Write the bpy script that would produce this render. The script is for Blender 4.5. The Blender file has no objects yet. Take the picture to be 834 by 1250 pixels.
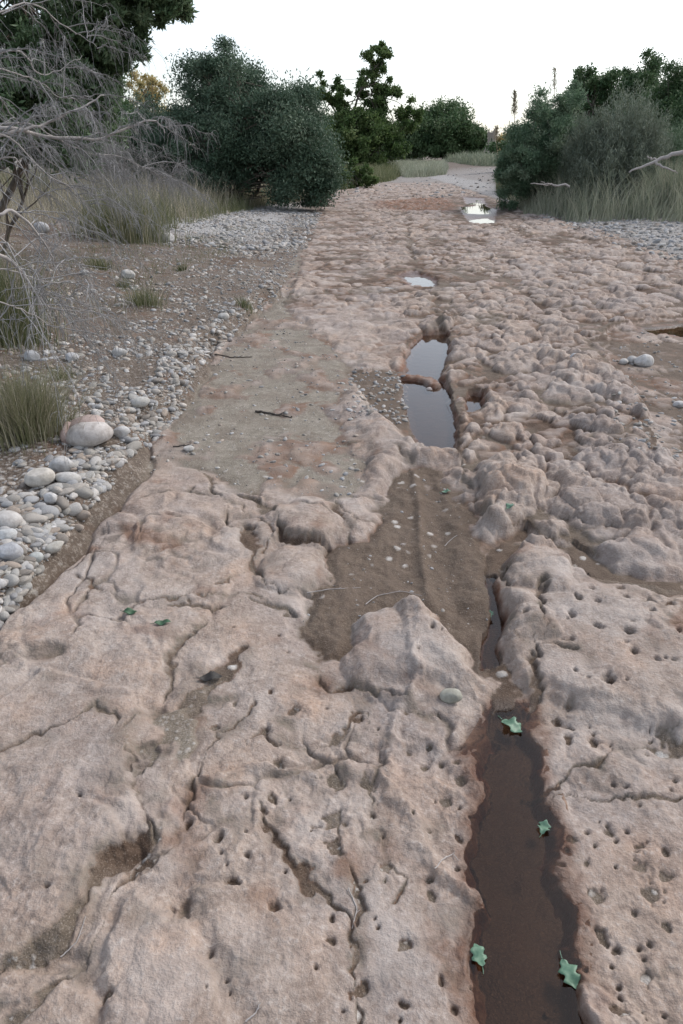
import bpy, bmesh, math, random
import numpy as np
from mathutils import Vector, Matrix
R = math.radians
SC = bpy.context.scene
COL = SC.collection

# ------------------------------------------------------------------ camera, sky, sun, exposure
EYE = 1.5
PITCH = R(27.57)
F = 833.0
cam_d = bpy.data.cameras.new('camera')
cam = bpy.data.objects.new('camera', cam_d); COL.objects.link(cam)
cam.location = (0, 0, EYE)
cam.rotation_euler = (math.pi/2 - PITCH, 0, 0)
cam_d.sensor_fit = 'VERTICAL'; cam_d.sensor_height = 36; cam_d.sensor_width = 24
cam_d.lens = 36*F/1250
cam_d.clip_start = 0.05; cam_d.clip_end = 9000
SC.camera = cam

SUN_EL, SUN_AZ = 45, 60          # degrees; azimuth measured from the view direction towards the right
w = bpy.data.worlds.new('World'); SC.world = w; w.use_nodes = True
nt = w.node_tree; nt.nodes.clear()
sky = nt.nodes.new('ShaderNodeTexSky'); sky.sky_type = 'NISHITA'; sky.sun_disc = False
sky.sun_elevation = R(SUN_EL); sky.sun_rotation = R(SUN_AZ)
sky.air_density = 1.0; sky.dust_density = 2.0; sky.ozone_density = 1.2
hs = nt.nodes.new('ShaderNodeHueSaturation'); hs.inputs['Saturation'].default_value = 0.50
bg = nt.nodes.new('ShaderNodeBackground'); bg.inputs['Strength'].default_value = 0.15
wo = nt.nodes.new('ShaderNodeOutputWorld')
nt.links.new(sky.outputs[0], hs.inputs['Color']); nt.links.new(hs.outputs[0], bg.inputs[0]); nt.links.new(bg.outputs[0], wo.inputs[0])
sd = bpy.data.lights.new('sun', 'SUN'); sd.energy = 1.0; sd.angle = R(14); sd.color = (1.0, 0.93, 0.86)
sun = bpy.data.objects.new('sun', sd); COL.objects.link(sun)
el, az = R(SUN_EL), R(SUN_AZ)
sdir = Vector((math.sin(az)*math.cos(el), math.cos(az)*math.cos(el), math.sin(el)))
sun.rotation_euler = sdir.to_track_quat('Z', 'Y').to_euler()
SC.view_settings.view_transform = 'Standard'; SC.view_settings.look = 'None'
SC.view_settings.exposure = 0.8; SC.view_settings.gamma = 1.0; SC.view_settings.use_curve_mapping = False
SC.cycles.max_bounces = 6; SC.cycles.transparent_max_bounces = 8
SC.cycles.diffuse_bounces = 3; SC.cycles.glossy_bounces = 3; SC.cycles.use_denoising = True

# ------------------------------------------------------------------ measuring helpers
CP, SP = math.cos(PITCH), math.sin(PITCH)
def ray(u, v):
    a = (u-417)/F; b = (625-v)/F
    return a, CP + b*SP, -SP + b*CP
def at0(u, v, z=0.0):
    a, dy, dz = ray(u, v); t = (z-EYE)/dz
    return a*t, dy*t
def P(u, v, Y):
    a, dy, dz = ray(u, v); t = Y/dy
    return np.array((a*t, Y, EYE + dz*t))

# ------------------------------------------------------------------ noise
def hsh(ix, iy, s):
    n = (ix.astype(np.int64)*374761393 + iy.astype(np.int64)*668265263 + s*1442695041) & 0xffffffff
    n = ((n ^ (n >> 13))*1274126177) & 0xffffffff
    n = ((n ^ (n >> 16))*2246822519) & 0xffffffff
    return (n ^ (n >> 15)) & 0xffffffff
def rnd01(ix, iy, s): return hsh(ix, iy, s).astype(np.float64)/4294967295.0
def perlin(x, y, s=0):
    ix = np.floor(x); iy = np.floor(y); fx = x-ix; fy = y-iy
    ix = ix.astype(np.int64); iy = iy.astype(np.int64)
    ux = fx*fx*fx*(fx*(fx*6-15)+10); uy = fy*fy*fy*(fy*(fy*6-15)+10)
    def g(i, j):
        a = rnd01(ix+i, iy+j, s)*2*np.pi
        return np.cos(a)*(fx-i) + np.sin(a)*(fy-j)
    a = g(0, 0); b = g(1, 0); c = g(0, 1); d = g(1, 1)
    return ((a+(b-a)*ux) + ((c+(d-c)*ux) - (a+(b-a)*ux))*uy)*1.5
def fbm(x, y, s=0, o=3, gain=.5):
    t = 0; a = 1; f = 1
    for k in range(o):
        t = t + a*perlin(x*f+k*17.3, y*f-k*9.1, s+k*7); a *= gain; f *= 2.03
    return t
def worley(x, y, s=0, jit=.9):
    ix = np.floor(x).astype(np.int64); iy = np.floor(y).astype(np.int64)
    f1 = np.full(x.shape, 9.0); f2 = np.full(x.shape, 9.0); cid = np.zeros(x.shape)
    for i in (-1, 0, 1):
        for j in (-1, 0, 1):
            h = hsh(ix+i, iy+j, s)
            px = ix+i+.5+((h & 0xffff)/65535.0-.5)*jit; py = iy+j+.5+((h >> 16)/65535.0-.5)*jit
            d = np.hypot(px-x, py-y)
            n = d < f1
            f2 = np.where(n, f1, np.minimum(f2, d)); cid = np.where(n, (h % 9973)/9973.0, cid); f1 = np.where(n, d, f1)
    return f1, f2, cid
def sst(a, b, x):
    t = np.clip((x-a)/(b-a), 0, 1); return t*t*(3-2*t)
def seg_dist(x, y, pts):
    d = np.full(x.shape, 1e9)
    for (ax, ay), (bx, by) in zip(pts[:-1], pts[1:]):
        vx, vy = bx-ax, by-ay; L = vx*vx+vy*vy+1e-12
        t = np.clip(((x-ax)*vx+(y-ay)*vy)/L, 0, 1)
        d = np.minimum(d, (x-ax-t*vx)**2+(y-ay-t*vy)**2)
    return np.sqrt(d)
def poly_sdf(x, y, pts):
    d = seg_dist(x, y, pts+[pts[0]]); ins = np.zeros(x.shape, bool)
    n = len(pts)
    for i in range(n):
        ax, ay = pts[i]; bx, by = pts[(i+1) % n]
        c = ((ay > y) != (by > y))
        with np.errstate(divide='ignore', invalid='ignore'):
            xi = (bx-ax)*(y-ay)/(by-ay+1e-15)+ax
        ins ^= c & (x < xi)
    return np.where(ins, d, -d)

# ------------------------------------------------------------------ broad shape of the place
TOE = [at0(*p) for p in [(0, 768), (60, 700), (125, 620), (165, 565), (215, 510), (262, 432), (300, 395), (338, 365), (362, 315), (385, 268), (395, 240)]]
TOE = sorted([(p[1], p[0]) for p in TOE])
TY = np.array([-20]+[p[0] for p in TOE]+[60, 3000]); TX = np.array([TOE[0][1]-.1]+[p[1] for p in TOE]+[-1.5, -60])
def macro(x, y):
    x = np.asarray(x, float); y = np.asarray(y, float)
    s = np.interp(y, TY, TX) - x + .13*perlin(x*1.2, y*1.2, 5)*(1+.08*y) + .07*perlin(x*3.5, y*3.5, 6)
    step = .11*(1-sst(7.5, 12, y))
    bank = step*sst(0.0, .22, s) + 1.5*np.tanh(np.maximum(s-.15, 0)*.065*(1-.45*sst(12, 30, y)))
    r = x-5.4-.02*y
    bank = bank + .9*np.tanh(np.maximum(r, 0)*.07)
    far = sst(30, 60, y)
    rise = .25*sst(60, 200, y)
    return bank + rise + .03*perlin(x*.35, y*.35, 3)*sst(3, 8, y) + far*.15*perlin(x*.05, y*.05, 4), s, r
def gz(x, y):
    return float(macro(np.array([x]), np.array([y]))[0][0])
def at(u, v):
    z = 0.0
    for _ in range(14):
        x, y = at0(u, v, min(z, 1.2)); z = .5*z+.5*gz(x, y)
    return x, y

# ------------------------------------------------------------------ ground sheet
near = .25*np.exp(np.arange(0, 1800)*.00353)
ys = np.concatenate([np.linspace(-9, .1, 24), near, np.geomspace(near[-1]*1.02, 4000, 60)])
si = np.linspace(-.74, .78, 960)
so = np.geomspace(.02, 5.5, 34)
ss = np.concatenate([-.74-so[::-1], si, .78+so])
NR, NC = len(ys), len(ss)
wid = np.where(ys > 0, ys+.9, .9)
Y = np.repeat(ys[:, None], NC, 1); X = ss[None, :]*wid[:, None]
Z0, S, RB = macro(X, Y)
dist = np.hypot(X, Y)
def fade(sc): return 1-sst(sc*60, sc*110, dist)          # a relief of size sc is drawn only where the grid resolves it

wx = .05*perlin(X*5, Y*5, 11)+.018*perlin(X*17, Y*17, 12)+.006*perlin(X*55, Y*55, 15)*fade(.03); wy = .05*perlin(X*5, Y*5, 13)+.018*perlin(X*17, Y*17, 14)+.006*perlin(X*55, Y*55, 16)*fade(.03)
XW, YW = X+wx, Y+wy
# where the bedrock is knobbly
nod = np.maximum(sst(2.35, 2.75, Y+.15*perlin(X*3, Y*3, 30))*sst(.15, .5, X-.05*Y+.12), sst(5.5, 9, Y))
nod = np.maximum(nod, .45*sst(3.4, 4.4, Y))
knob_tone = np.zeros_like(X)
rock = .028*perlin(X*.9+3, Y*.9, 21)+.014*fbm(XW*2.6, YW*2.6, 22, 2)
rgh = .5+.9*sst(-.35, .45, perlin(X*1.9+9, Y*1.9, 27))
rock += .0065*perlin(X*8, Y*8, 23)+rgh*(.0040*perlin(XW*19, YW*19, 24)*fade(.05)-.0030*np.abs(perlin(X*31, Y*31, 28))*fade(.03)+.0020*perlin(X*62, Y*62, 25)*fade(.016)+.0012*perlin(X*150, Y*150, 26)*fade(.007))
f1, f2, c0 = worley(XW*16, YW*16, 29)
rock += .0045*rgh*(np.clip(1-(f1/.8)**2, 0, 1)*(c0-.25))*fade(.07)
f1, f2, c1 = worley(XW*2.7, YW*2.7, 31)
d1 = np.clip(1-(f1/.74)**2, 0, 1)**.6*.5+.5*sst(0, .20, f2-f1)**.7
amp_r = .62+.38*sst(.2, .9, X)
n1 = .058*amp_r*d1*(.45+.9*c1)
f1, f2, c2 = worley(XW*6.3+5, YW*6.3, 32)
d2 = np.clip(1-(f1/.72)**2, 0, 1)**.6*.55+.45*sst(0, .22, f2-f1)**.7
n2 = .040*amp_r*d2*(.15+1.25*c2)
f1, f2, c3 = worley(XW*15+2, YW*15, 33)
d3 = (np.clip(1-(f1/.7)**2, 0, 1))**.6*fade(.1)
n3 = .024*d3*(.2+1.2*c3)*sst(-.2, .5, perlin(X*3, Y*3, 34)+.3*amp_r)
f1, f2, c4 = worley(XW*34+2, YW*34, 35)
n4 = .010*np.clip(1-(f1/.7)**2, 0, 1)**.7*fade(.05)*sst(-.3, .4, perlin(X*4, Y*4, 36))
nodfill = np.where(nod > .3, rock-.008*amp_r-.002+.020*perlin(X*1.4, Y*1.4, 37)+.006*perlin(X*5, Y*5, 38)-.05*(1-nod), -9.0)
rock += nod*(n1+n2+n3+n4-.055*amp_r)
crev = nod*(1-sst(.0, .5, d1*.6+d2*.4))

# smooth foreground slabs: low terraces with worn steps between them
sl = 1-nod
f1, f2, cs = worley(XW*1.15+.35+.25*Y*.3, YW*.95+.6, 41)
edge = f2-f1
rock += sl*.046*(cs-.5)*sst(0, .07, edge)
f1, f2, cm = worley(XW*3.1+1.7, YW*3.1, 42)
msk = sst(.0, .45, perlin(X*1.3+7, Y*1.3, 43)+.12)
rock += sl*msk*.020*(sst(0, .22, f2-f1)*(.5+.6*cm)-.5)
chip = sst(.12, .5, perlin(X*1.7+2, Y*1.7+5, 44))
f1, f2, cc = worley(XW*12, YW*12, 45)
rock += sl*chip*.010*(np.clip(1-(f1/.75)**2, 0, 1)*(.3+cc)-.4)

rock0 = rock.copy()
jm = sl*sst(.02, .32, perlin(X*1.5+11, Y*1.5, 46)+.35*perlin(X*4, Y*4, 47))
mx_, my_ = at0(490, 785)
jm *= (.12+.88*sst(1.0, 1.3, Y))*(1-.85*(1-sst(-.62, -.42, X))*(1-sst(1.5, 1.9, Y)))*sst(.16, .34, np.hypot(X-mx_, (Y-my_)*.9))
f1, f2, cj = worley(XW*4.3+.9*perlin(X*3, Y*3, 48), YW*3.6, 49, 1.0)
jl = (1-sst(.0, .055, (f2-f1)*(1-.6*sst(-.1, .4, perlin(X*9, Y*9, 50)))))*jm
rock -= .013*jl; rock += jm*.010*(cj-.4)*sst(0, .12, f2-f1)
f1, f2, cb = worley(XW*21, YW*21, 66)
bm_ = sl*sst(.22, .5, perlin(X*2.1-5, Y*2.1+3, 67)+.3*perlin(X*7, Y*7, 68))
f1b = f1.copy(); rock += bm_*(.009*np.clip(1-(f1/.75)**2, 0, 1)**.7*(.2+cb)-.010)
rock0 = np.where(jl+bm_ > .05, rock+.004*jl, rock)
dirt = np.zeros_like(X); rust = np.zeros_like(X); pitm = np.zeros_like(X)
def window(xs_, ys_, m):
    x0, x1 = min(xs_)-m, max(xs_)+m; y0, y1 = min(ys_)-m, max(ys_)+m
    r0, r1 = np.searchsorted(ys, y0), np.searchsorted(ys, y1)
    ww = [max(y0, 0)+.9, max(y1, 0)+.9]
    smin = min(x0/ww[0], x0/ww[1]); smax = max(x1/ww[0], x1/ww[1])
    return slice(r0, r1), slice(np.searchsorted(ss, smin), np.searchsorted(ss, smax))
def crack(px, width, depth, dirty=.8, seed=0):
    pts = [at(*p) for p in px]
    w_ = window([p[0] for p in pts], [p[1] for p in pts], width*5+.05)
    x, y = X[w_], Y[w_]
    d = seg_dist(x+wx[w_]*.7+.020*perlin(x*13, y*13, 51+seed)+.009*perlin(x*42, y*42, 54), y+wy[w_]*.7+.020*perlin(x*13, y*13, 52)+.009*perlin(x*42, y*42, 55), pts)
    wv = width*(.12+1.9*np.clip(perlin(x*6, y*6, 53+seed)+.28, 0, 1.4))+1e-4
    m = 1-sst(0, 1, d/wv)
    rock[w_] -= (depth*m + .22*depth*(1-sst(0, 1, d/(wv*2.6))))*np.clip(wv/width, .15, 1)
    dirt[w_] = np.maximum(dirt[w_], dirty*(1-sst(.4, 1.7, d/wv))); dirt[w_] = np.maximum(dirt[w_], .55*(1-sst(.5, 4.5, d/width))*sst(-.1, .5, perlin(x*9, y*9, 57+seed)))
CR = [([(-40, 1235), (0, 1195), (60, 1140), (110, 1085), (150, 1045), (172, 1010), (168, 960), (185, 915), (225, 870), (255, 828), (300, 790)], .030, .045),
      ([(30, 1250), (95, 1160), (150, 1085), (205, 1020), (240, 960), (262, 900), (310, 855)], .009, .014),
      ([(-40, 945), (0, 925), (60, 893), (121, 868), (150, 905), (168, 940)], .010, .018),
      ([(318, 985), (335, 1010), (365, 1050), (385, 1088), (425, 1112), (432, 1150), (438, 1200), (445, 1260)], .013, .026),
      ([(300, 905), (320, 884), (345, 897), (395, 903), (425, 880), (440, 862)], .012, .018),
      ([(365, 800), (405, 828), (460, 832), (490, 850), (520, 875)], .010, .018),
      ([(240, 760), (215, 800), (190, 870), (150, 900)], .009, .012),
      ([(440, 862), (470, 900), (455, 960), (470, 1000), (500, 1060), (480, 1090)], .006, .009),
      ([(405, 990), (415, 1040), (440, 1075), (430, 1110)], .010, .017),
      ([(650, 962), (690, 955), (712, 930), (740, 914), (790, 905), (850, 898)], .012, .028),
      ([(655, 968), (680, 975), (705, 962), (760, 952), (850, 958)], .010, .024),
      ([(664, 715), (656, 755), (660, 800), (650, 840), (652, 880)], .014, .035),
      ([(610, 760), (650, 790), (700, 800)], .012, .018),
      ([(600, 668), (640, 655), (690, 668), (730, 700), (780, 716), (850, 728)], .026, .05),
      ([(630, 725), (618, 700), (625, 660)], .02, .04),
      ([(120, 640), (175, 612), (240, 600), (300, 620), (330, 650), (300, 700), (260, 715)], .007, .012),
      ([(280, 600), (330, 615), (345, 655), (395, 662), (400, 700)], .022, .045),
      ([(300, 640), (310, 680), (345, 720), (395, 712)], .020, .04), ([(230, 560), (262, 590), (285, 640), (310, 655)], .014, .03), ([(410, 610), (425, 640), (420, 690)], .016, .03), ([(350, 745), (300, 730), (250, 745), (215, 735)], .012, .022),
      ([(90, 705), (150, 735), (220, 730), (290, 720), (350, 740)], .006, .010),
      ([(540, 402), (536, 372), (520, 350), (508, 322), (500, 300), (496, 285)], .10, .05),
      ([(596, 272), (640, 287), (700, 290), (760, 300)], .16, .07),
      ([(556, 545), (575, 600), (600, 640)], .02, .03),
      ([(300, 520), (380, 540), (470, 545), (500, 560)], .02, .02),
      ]
for i, (p, a, b) in enumerate(CR): crack(p, a, b, seed=i)
# rounded bulges of rock
def dome(u, v, ru, rv, hgt, p=.6):
    cx, cy = at(u, v); ex, _ = at(u+ru, v); _, e0 = at(u, v-rv); _, e1 = at(u, v+rv)
    rx = ex-cx; ry = (e0-e1)/2; cy = (e0+e1)/2
    w_ = window([cx-rx, cx+rx], [cy-ry, cy+ry], .08)
    q = ((X[w_]+wx[w_]-cx)/rx)**2+((Y[w_]+wy[w_]-cy)/ry)**2
    rock[w_] += hgt*np.clip(1-q, 0, 1)**p
for d in [(492, 790, 80, 64, .06, .75), (370, 636, 46, 30, .05), (362, 692, 44, 30, .035), (440, 661, 14, 15, .035), (470, 567, 26, 16, .035),
          (620, 592, 40, 30, .075, .5), (655, 694, 42, 34, .05), (640, 755, 32, 34, .035), (760, 800, 140, 95, .03, .8), (210, 640, 120, 60, .03, .9),
          (90, 1000, 140, 110, .02, 1.0), (470, 530, 60, 24, .035), (700, 340, 60, 30, .03), (700, 470, 60, 35, .03), (790, 660, 40, 22, .03),
          (710, 610, 60, 30, .03), (60, 770, 70, 40, .02, 1), (745, 930, 60, 20, .015), (430, 470, 50, 20, .01), (560, 830, 80, 38, .018),
          (510, 443, 28, 10, .03), (280, 985, 60, 60, .012, 1), (250, 1160, 170, 120, .02, 1)]: dome(*d)
# weathering pits
PITS = [(339,928,8),(332,970,8),(243,945,4),(223,1105,12),(336,1105,9),(130,1213,9),(267,1017,8),(284,1072,9),(229,1000,8),(405,1144,6),(405,1116,7),(441,1199,11),
 (300,970,5),(320,984,5),(325,885,6),(405,992,12),(408,1028,12),(380,1086,8),(358,863,9),(176,1040,9),(262,882,6),(473,1051,10),(469,1070,4),(494,1145,9),(527,1080,8),(527,1064,6),
 (468,1011,4),(559,1051,6),(520,924,8),(540,919,5),(559,919,5),(564,940,8),(525,900,4),(546,968,9),(447,947,11),(434,870,8),(410,895,12),(410,947,13),(408,997,10),(494,1220,6),
 (743,836,9),(683,867,7),(697,890,8),(728,893,7),(816,888,14),(785,1020,8),(785,1046,9),(801,1080,13),(816,1028,6),(816,1059,8),(746,1002,6),(770,1002,4),(759,1145,6),(751,1167,4),
 (793,1179,9),(759,1226,12),(733,1080,10),(738,1127,14),(721,725,6),(758,722,6),(729,741,5),(794,740,9),(705,738,6),(762,737,5),(817,742,7),(698,758,6),(695,787,6),(767,780,6),
 (772,802,6),(701,824,5),(745,836,8),(698,853,7),(727,773,7),(455,985,5),(505,985,4),(500,905,4),(560,1010,6),(575,985,5),(540,1190,6),(555,1225,5),(700,1010,5),(720,1040,5),(820,1120,7),(780,1100,5),
 (640,760,5),(655,735,4),(350,745,5),(330,840,4),(300,1040,4),(60,1090,5),(100,980,4),(650,1000,0)]
rp = random.Random(4)
for _ in range(70):
    u = rp.uniform(250, 834); v = rp.uniform(735, 1245); PITS.append((u, v, rp.uniform(1.6, 4.2)))
for _ in range(30):
    u = rp.uniform(670, 830); v = rp.uniform(720, 1240); PITS.append((u, v, rp.uniform(2, 5)))
for k, (u, v, r_) in enumerate(PITS):
    if r_ <= 0: continue
    cx, cy = at(u, v); ex, _ = at(u+r_, v); r = (ex-cx)*1.05
    w_ = window([cx-r, cx+r], [cy-r, cy+r], r*1.8)
    x, y = X[w_]-cx, Y[w_]-cy
    a = rp.uniform(0, 3.14); e = rp.uniform(.5, 1.0); ca, sa = math.cos(a), math.sin(a)
    q = np.hypot((x*ca+y*sa), (-x*sa+y*ca)/e)/r*(1+.5*perlin(X[w_]*38, Y[w_]*38, 61)+.3*perlin(X[w_]*90, Y[w_]*90, 62))
    m = 1-sst(.45, 1.05, q)
    rock[w_] -= (min(.75*r, .012)+.006)*m+.004*(1-sst(.8, 2.2, q))
    pitm[w_] = np.maximum(pitm[w_], 1-sst(.4, .95, q))

# basins: (outline in the photo, floor, softness)
crackfill = rock0-.0125+.004*perlin(X*5, Y*5, 56)+.002*perlin(X*40, Y*40, 58)
sand = np.maximum(nodfill, np.where((nod < .5) & (crackfill > rock-.004), crackfill, -9.0)); nodarea = nodfill > -1
mudm = np.where(nodarea, .6+.4*sst(-.3, .3, perlin(X*2, Y*2, 59)), .55+.45*sst(-.2, .4, perlin(X*2, Y*2, 59)))
def region(px, soft=.05, seed=0, warp=1.0, m=.3):
    pts = [at(*p) for p in px]
    w_ = window([p[0] for p in pts], [p[1] for p in pts], m)
    d = poly_sdf(X[w_]+wx[w_]*warp, Y[w_]+wy[w_]*warp, pts)
    return w_, sst(-soft, soft, d), d
def basin(px, floor, soft=.05, keep=.25, **k):
    w_, m, d = region(px, soft, **k)
    rock[w_] = rock[w_]*(1-m)+(floor+keep*rock[w_])*m
    return w_, m, d
def fill(px, level, mud=0.0, soft=.06, **k):
    w_, m, d = region(px, soft, **k)
    sand[w_] = np.where(m > .02, np.where(m > .6, level-.03*(1-m), np.maximum(sand[w_], level-.03*(1-m))), sand[w_])
    mudm[w_] = mudm[w_]*(1-m)+mud*m
S1 = [(120, 625), (165, 565), (215, 510), (262, 432), (300, 395), (338, 365), (362, 300), (372, 290), (362, 340), (348, 372), (385, 400), (420, 430), (435, 470), (405, 500), (445, 545), (450, 590), (400, 612), (330, 590), (290, 600), (250, 572), (200, 562), (150, 590)]
basin(S1, -.028, .08, .55, m=.4); w_, m, d = region(S1, .1, m=.4); rock[w_] += m*(.030*perlin(X[w_]*2.2+4, Y[w_]*1.8, 75)+.018*perlin(X[w_]*7, Y[w_]*5, 76)+.006); fill(S1, -.012, 0, .12)
S2 = [(384, 795), (362, 745), (395, 700), (402, 655), (452, 645), (462, 610), (488, 562), (545, 560), (556, 585), (585, 625), (600, 690), (615, 755), (618, 795), (595, 812), (545, 770), (508, 738), (460, 738), (412, 795)]
basin(S2, -.062, .075, .35, warp=1.2)
w_, m, d = region(S2, .09, warp=1.2)
rx_ = X[w_]
rx0 = at(522, 720)[0]+(Y[w_]-at(522, 720)[1])*(at(508, 590)[0]-at(522, 720)[0])/(at(508, 590)[1]-at(522, 720)[1])+.02*perlin(Y[w_]*2.5, X[w_]*0, 73)
lv = -.026-.020*sst(0, .25, d)+.018*np.exp(-((X[w_]-rx0)/.022)**2)*sst(0, .15, d)-.010*np.exp(-((X[w_]-rx0-.10)/.05)**2)*sst(0, .12, d)+.0035*perlin(X[w_]*26, Y[w_]*26, 74)+.006*perlin(X[w_]*9, Y[w_]*9, 71)+.0025*perlin(X[w_]*40, Y[w_]*40, 72)
sand[w_] = np.where(m > .02, lv-.05*(1-m), sand[w_]); mudm[w_] = mudm[w_]*(1-m)+m*.8
S3 = [(425, 450), (490, 447), (498, 500), (525, 542), (500, 545), (470, 512), (435, 478)]
basin(S3, -.045, .05, .3); fill(S3, -.03, .8)
S4 = [(738, 400), (785, 388), (834, 384), (960, 390), (960, 600), (834, 582), (805, 548), (778, 482), (742, 440)]
basin(S4, -.05, .08, .45, m=.5); fill(S4, -.045, .8)
S5 = [(668, 655), (700, 690), (760, 712), (850, 726), (850, 700), (760, 690), (710, 655)]
basin(S5, -.05, .03, .5); fill(S5, -.035, .8)
S6 = [(160, 905), (195, 868), (240, 850), (235, 900), (215, 950), (190, 1020), (170, 1010), (165, 950)]
basin(S6, -.012, .02, .6, warp=.4); fill(S6, -.010, .25, .02)
S8 = [(590, 690), (598, 645), (640, 632), (665, 650), (635, 668), (625, 700)]
basin(S8, -.06, .04, .5); fill(S8, -.05, .9)
S10 = [(596, 795), (622, 795), (636, 830), (640, 862), (606, 866), (600, 830)]
basin(S10, -.045, .03, .4); fill(S10, -.036, .95, .04)
S9 = [(330, 820), (310, 880), (330, 905), (390, 905), (430, 885), (440, 862)]
for (u, v, a, b) in [(425, 890, 24, 10), (345, 870, 14, 9), (265, 845, 20, 10), (412, 945, 12, 10), (85, 1180, 22, 14), (20, 1225, 18, 14), (400, 750, 12, 10), (200, 870, 18, 14), (60, 800, 20, 10), (445, 1150, 7, 20), (430, 1240, 7, 10), (620, 760, 10, 10)]:
    pp = [(u+a*math.cos(t), v+b*math.sin(t)) for t in np.linspace(0, 2*math.pi, 9)[:-1]]
    basin(pp, -.010, .02, .8, m=.1); 
    w_, m, d = region(pp, .02, m=.1); dirt[w_] = np.maximum(dirt[w_], .75*m)
# water
WAT = {}
WAT['channel'] = ([(560, 1330), (574, 1250), (580, 1180), (586, 1100), (583, 1040), (580, 990), (594, 940), (586, 905), (602, 880), (616, 852), (638, 850), (645, 880), (655, 925), (672, 965), (680, 1030), (694, 1090), (702, 1160), (716, 1250), (735, 1330)], -.085, -.042, .028)
WAT['puddle'] = ([(498, 421), (518, 403), (546, 401), (549, 428), (537, 452), (549, 470), (556, 505), (560, 520), (553, 546), (536, 549), (512, 528), (496, 500), (491, 458)], -.11, -.062, .06)
WAT['side_pool'] = ([(566, 484), (574, 474), (592, 474), (590, 492), (572, 500)], -.10, -.062, .05)
WAT['middle_pool'] = ([(484, 333), (505, 327), (534, 339), (530, 349), (500, 345)], -.07, -.045, .10)
WAT['far_pool'] = ([(562, 252), (590, 248), (606, 255), (602, 272), (578, 272), (568, 264)], -.06, -.038, .25)
WAT['farthest_pool'] = ([(566, 240), (590, 241), (592, 249), (570, 249)], -.06, -.036, .3)
WAT['right_pool'] = ([(792, 397), (834, 393), (880, 395), (880, 403), (834, 405), (796, 403)], -.09, -.055, .08)
WAT['rut_pool'] = ([(597, 690), (609, 690), (613, 760), (610, 795), (588, 800), (594, 765), (598, 730)], -.075, -.062, .02)
BR = {}
for k, (px, fl, wl, sf) in WAT.items():
    far = k in ('far_pool', 'farthest_pool', 'middle_pool')
    w_, m, d = basin(px, fl, sf, .08 if far else (.5 if k == 'channel' else .2), warp=.85 if k == 'channel' else .6, m=1.2 if far else .4)
    if far:
        q = sst(-1.0, .2, d); rock[w_] = rock[w_]*(1-.6*q)-.02*q
    sand[w_] = np.where(m > .35, np.minimum(sand[w_], np.maximum(fl-.01, wl-.012-.03*(m-.35))), sand[w_])
    sand[w_] = np.where(m > .8, np.maximum(sand[w_], fl+.008+.010*perlin(X[w_]*7, Y[w_]*7, 81)+.004*perlin(X[w_]*24, Y[w_]*24, 82)), sand[w_])
    mudm[w_] = np.maximum(mudm[w_], m)
    BR[k] = (w_, m, d)
# stone tongue across the puddle
crackpts = [at(490, 452), at(520, 455), at(530, 462)]
w_ = window([p[0] for p in crackpts], [p[1] for p in crackpts], .3)
d = seg_dist(X[w_]+wx[w_]*.3, Y[w_]+wy[w_]*.3, crackpts)
rock[w_] = np.maximum(rock[w_], -.058+.026*(1-sst(0, .13, d))-.1*sst(.03, .13, d)+.012*perlin(X[w_]*13, Y[w_]*13, 106))

# gravel bank soil on both sides
soil = np.maximum(sst(-.03, .06, S), sst(-.2, .5, RB)*sst(6, 9, Y)); soil = np.maximum(soil, sst(40, 60, Y))
lowg = sst(.0, .5, (7.5+.0*Y)-Y)
soilz = .010*fbm(X*3, Y*3, 91, 3)+.004*perlin(X*22, Y*22, 92)*fade(.05)
inwater = np.zeros_like(X)
for k_ in WAT: inwater[BR[k_][0]] = np.maximum(inwater[BR[k_][0]], BR[k_][1])
gpatch = sst(-.15, .35, perlin(X*5, Y*5, 103)+.5*perlin(X*14, Y*14, 104))*(1-inwater)
f1, f2, cp = worley(X*26+wx*4, Y*26+wy*4, 93, 1.0)
steep = 1-sst(-.02, .03, S)*(1-sst(.16, .26, S))*(Y < 9); grit = np.clip(1-(f1/(.25+.3*cp))**2, 0, 1)**.6*(cp > .3)*fade(.045)*steep
f1, f2, cq = worley(X*60, Y*60, 94, 1.0)
grit2 = np.clip(1-(f1/(.2+.35*cq))**2, 0, 1)**.6*(cq > .35)*fade(.02)
lim = sst(-.02, .10, S)
rockz = rock*(1-soil)+(-.06)*soil
soil_l = soilz+.006*grit+.003*grit2
sg = np.where(soil > .01, soil_l*soil-.05*(1-soil), -9.0)
sand2 = np.where(sand > -5, sand+.003*fbm(X*11, Y*11, 95, 2)+(.0030*grit2*(cq > .62)+.005*grit*(cp > .90)*gpatch)*np.clip(gpatch+(mudm < .3), 0, 1), -9.0)
loose = np.maximum(sand2, sg)
isl = sst(-.005, .0035, loose-rockz+.005*perlin(X*17, Y*17, 101)+.003*perlin(X*60, Y*60, 102)*fade(.03))
Z = np.maximum(rockz, loose)
mx = np.clip(.5+(rockz-loose)/.012, 0, 1); Z = np.where(loose > -5, rockz*mx+loose*(1-mx)+.006*mx*(1-mx), rockz)
Z = Z+Z0
hl = rockz-loose
stain = np.where(loose > -5, 1-sst(.0, .030, hl-.010*perlin(X*11, Y*11, 107)), 0)*sst(-.5, .3, perlin(X*2.6, Y*2.6, 108)+.25)
w_, m, d = region(S1, .1, m=.4); dirt[w_] = np.maximum(dirt[w_], .45*m*sst(-.4, .3, perlin(X[w_]*5, Y[w_]*5, 110)))
dirt = np.maximum(dirt, (.62+.25*nod)*stain); rust = np.maximum(rust, .6*stain*sst(-.25, .35, perlin(X*1.7+4, Y*1.7, 109)+.2*nod)*(1-soil))
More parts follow.
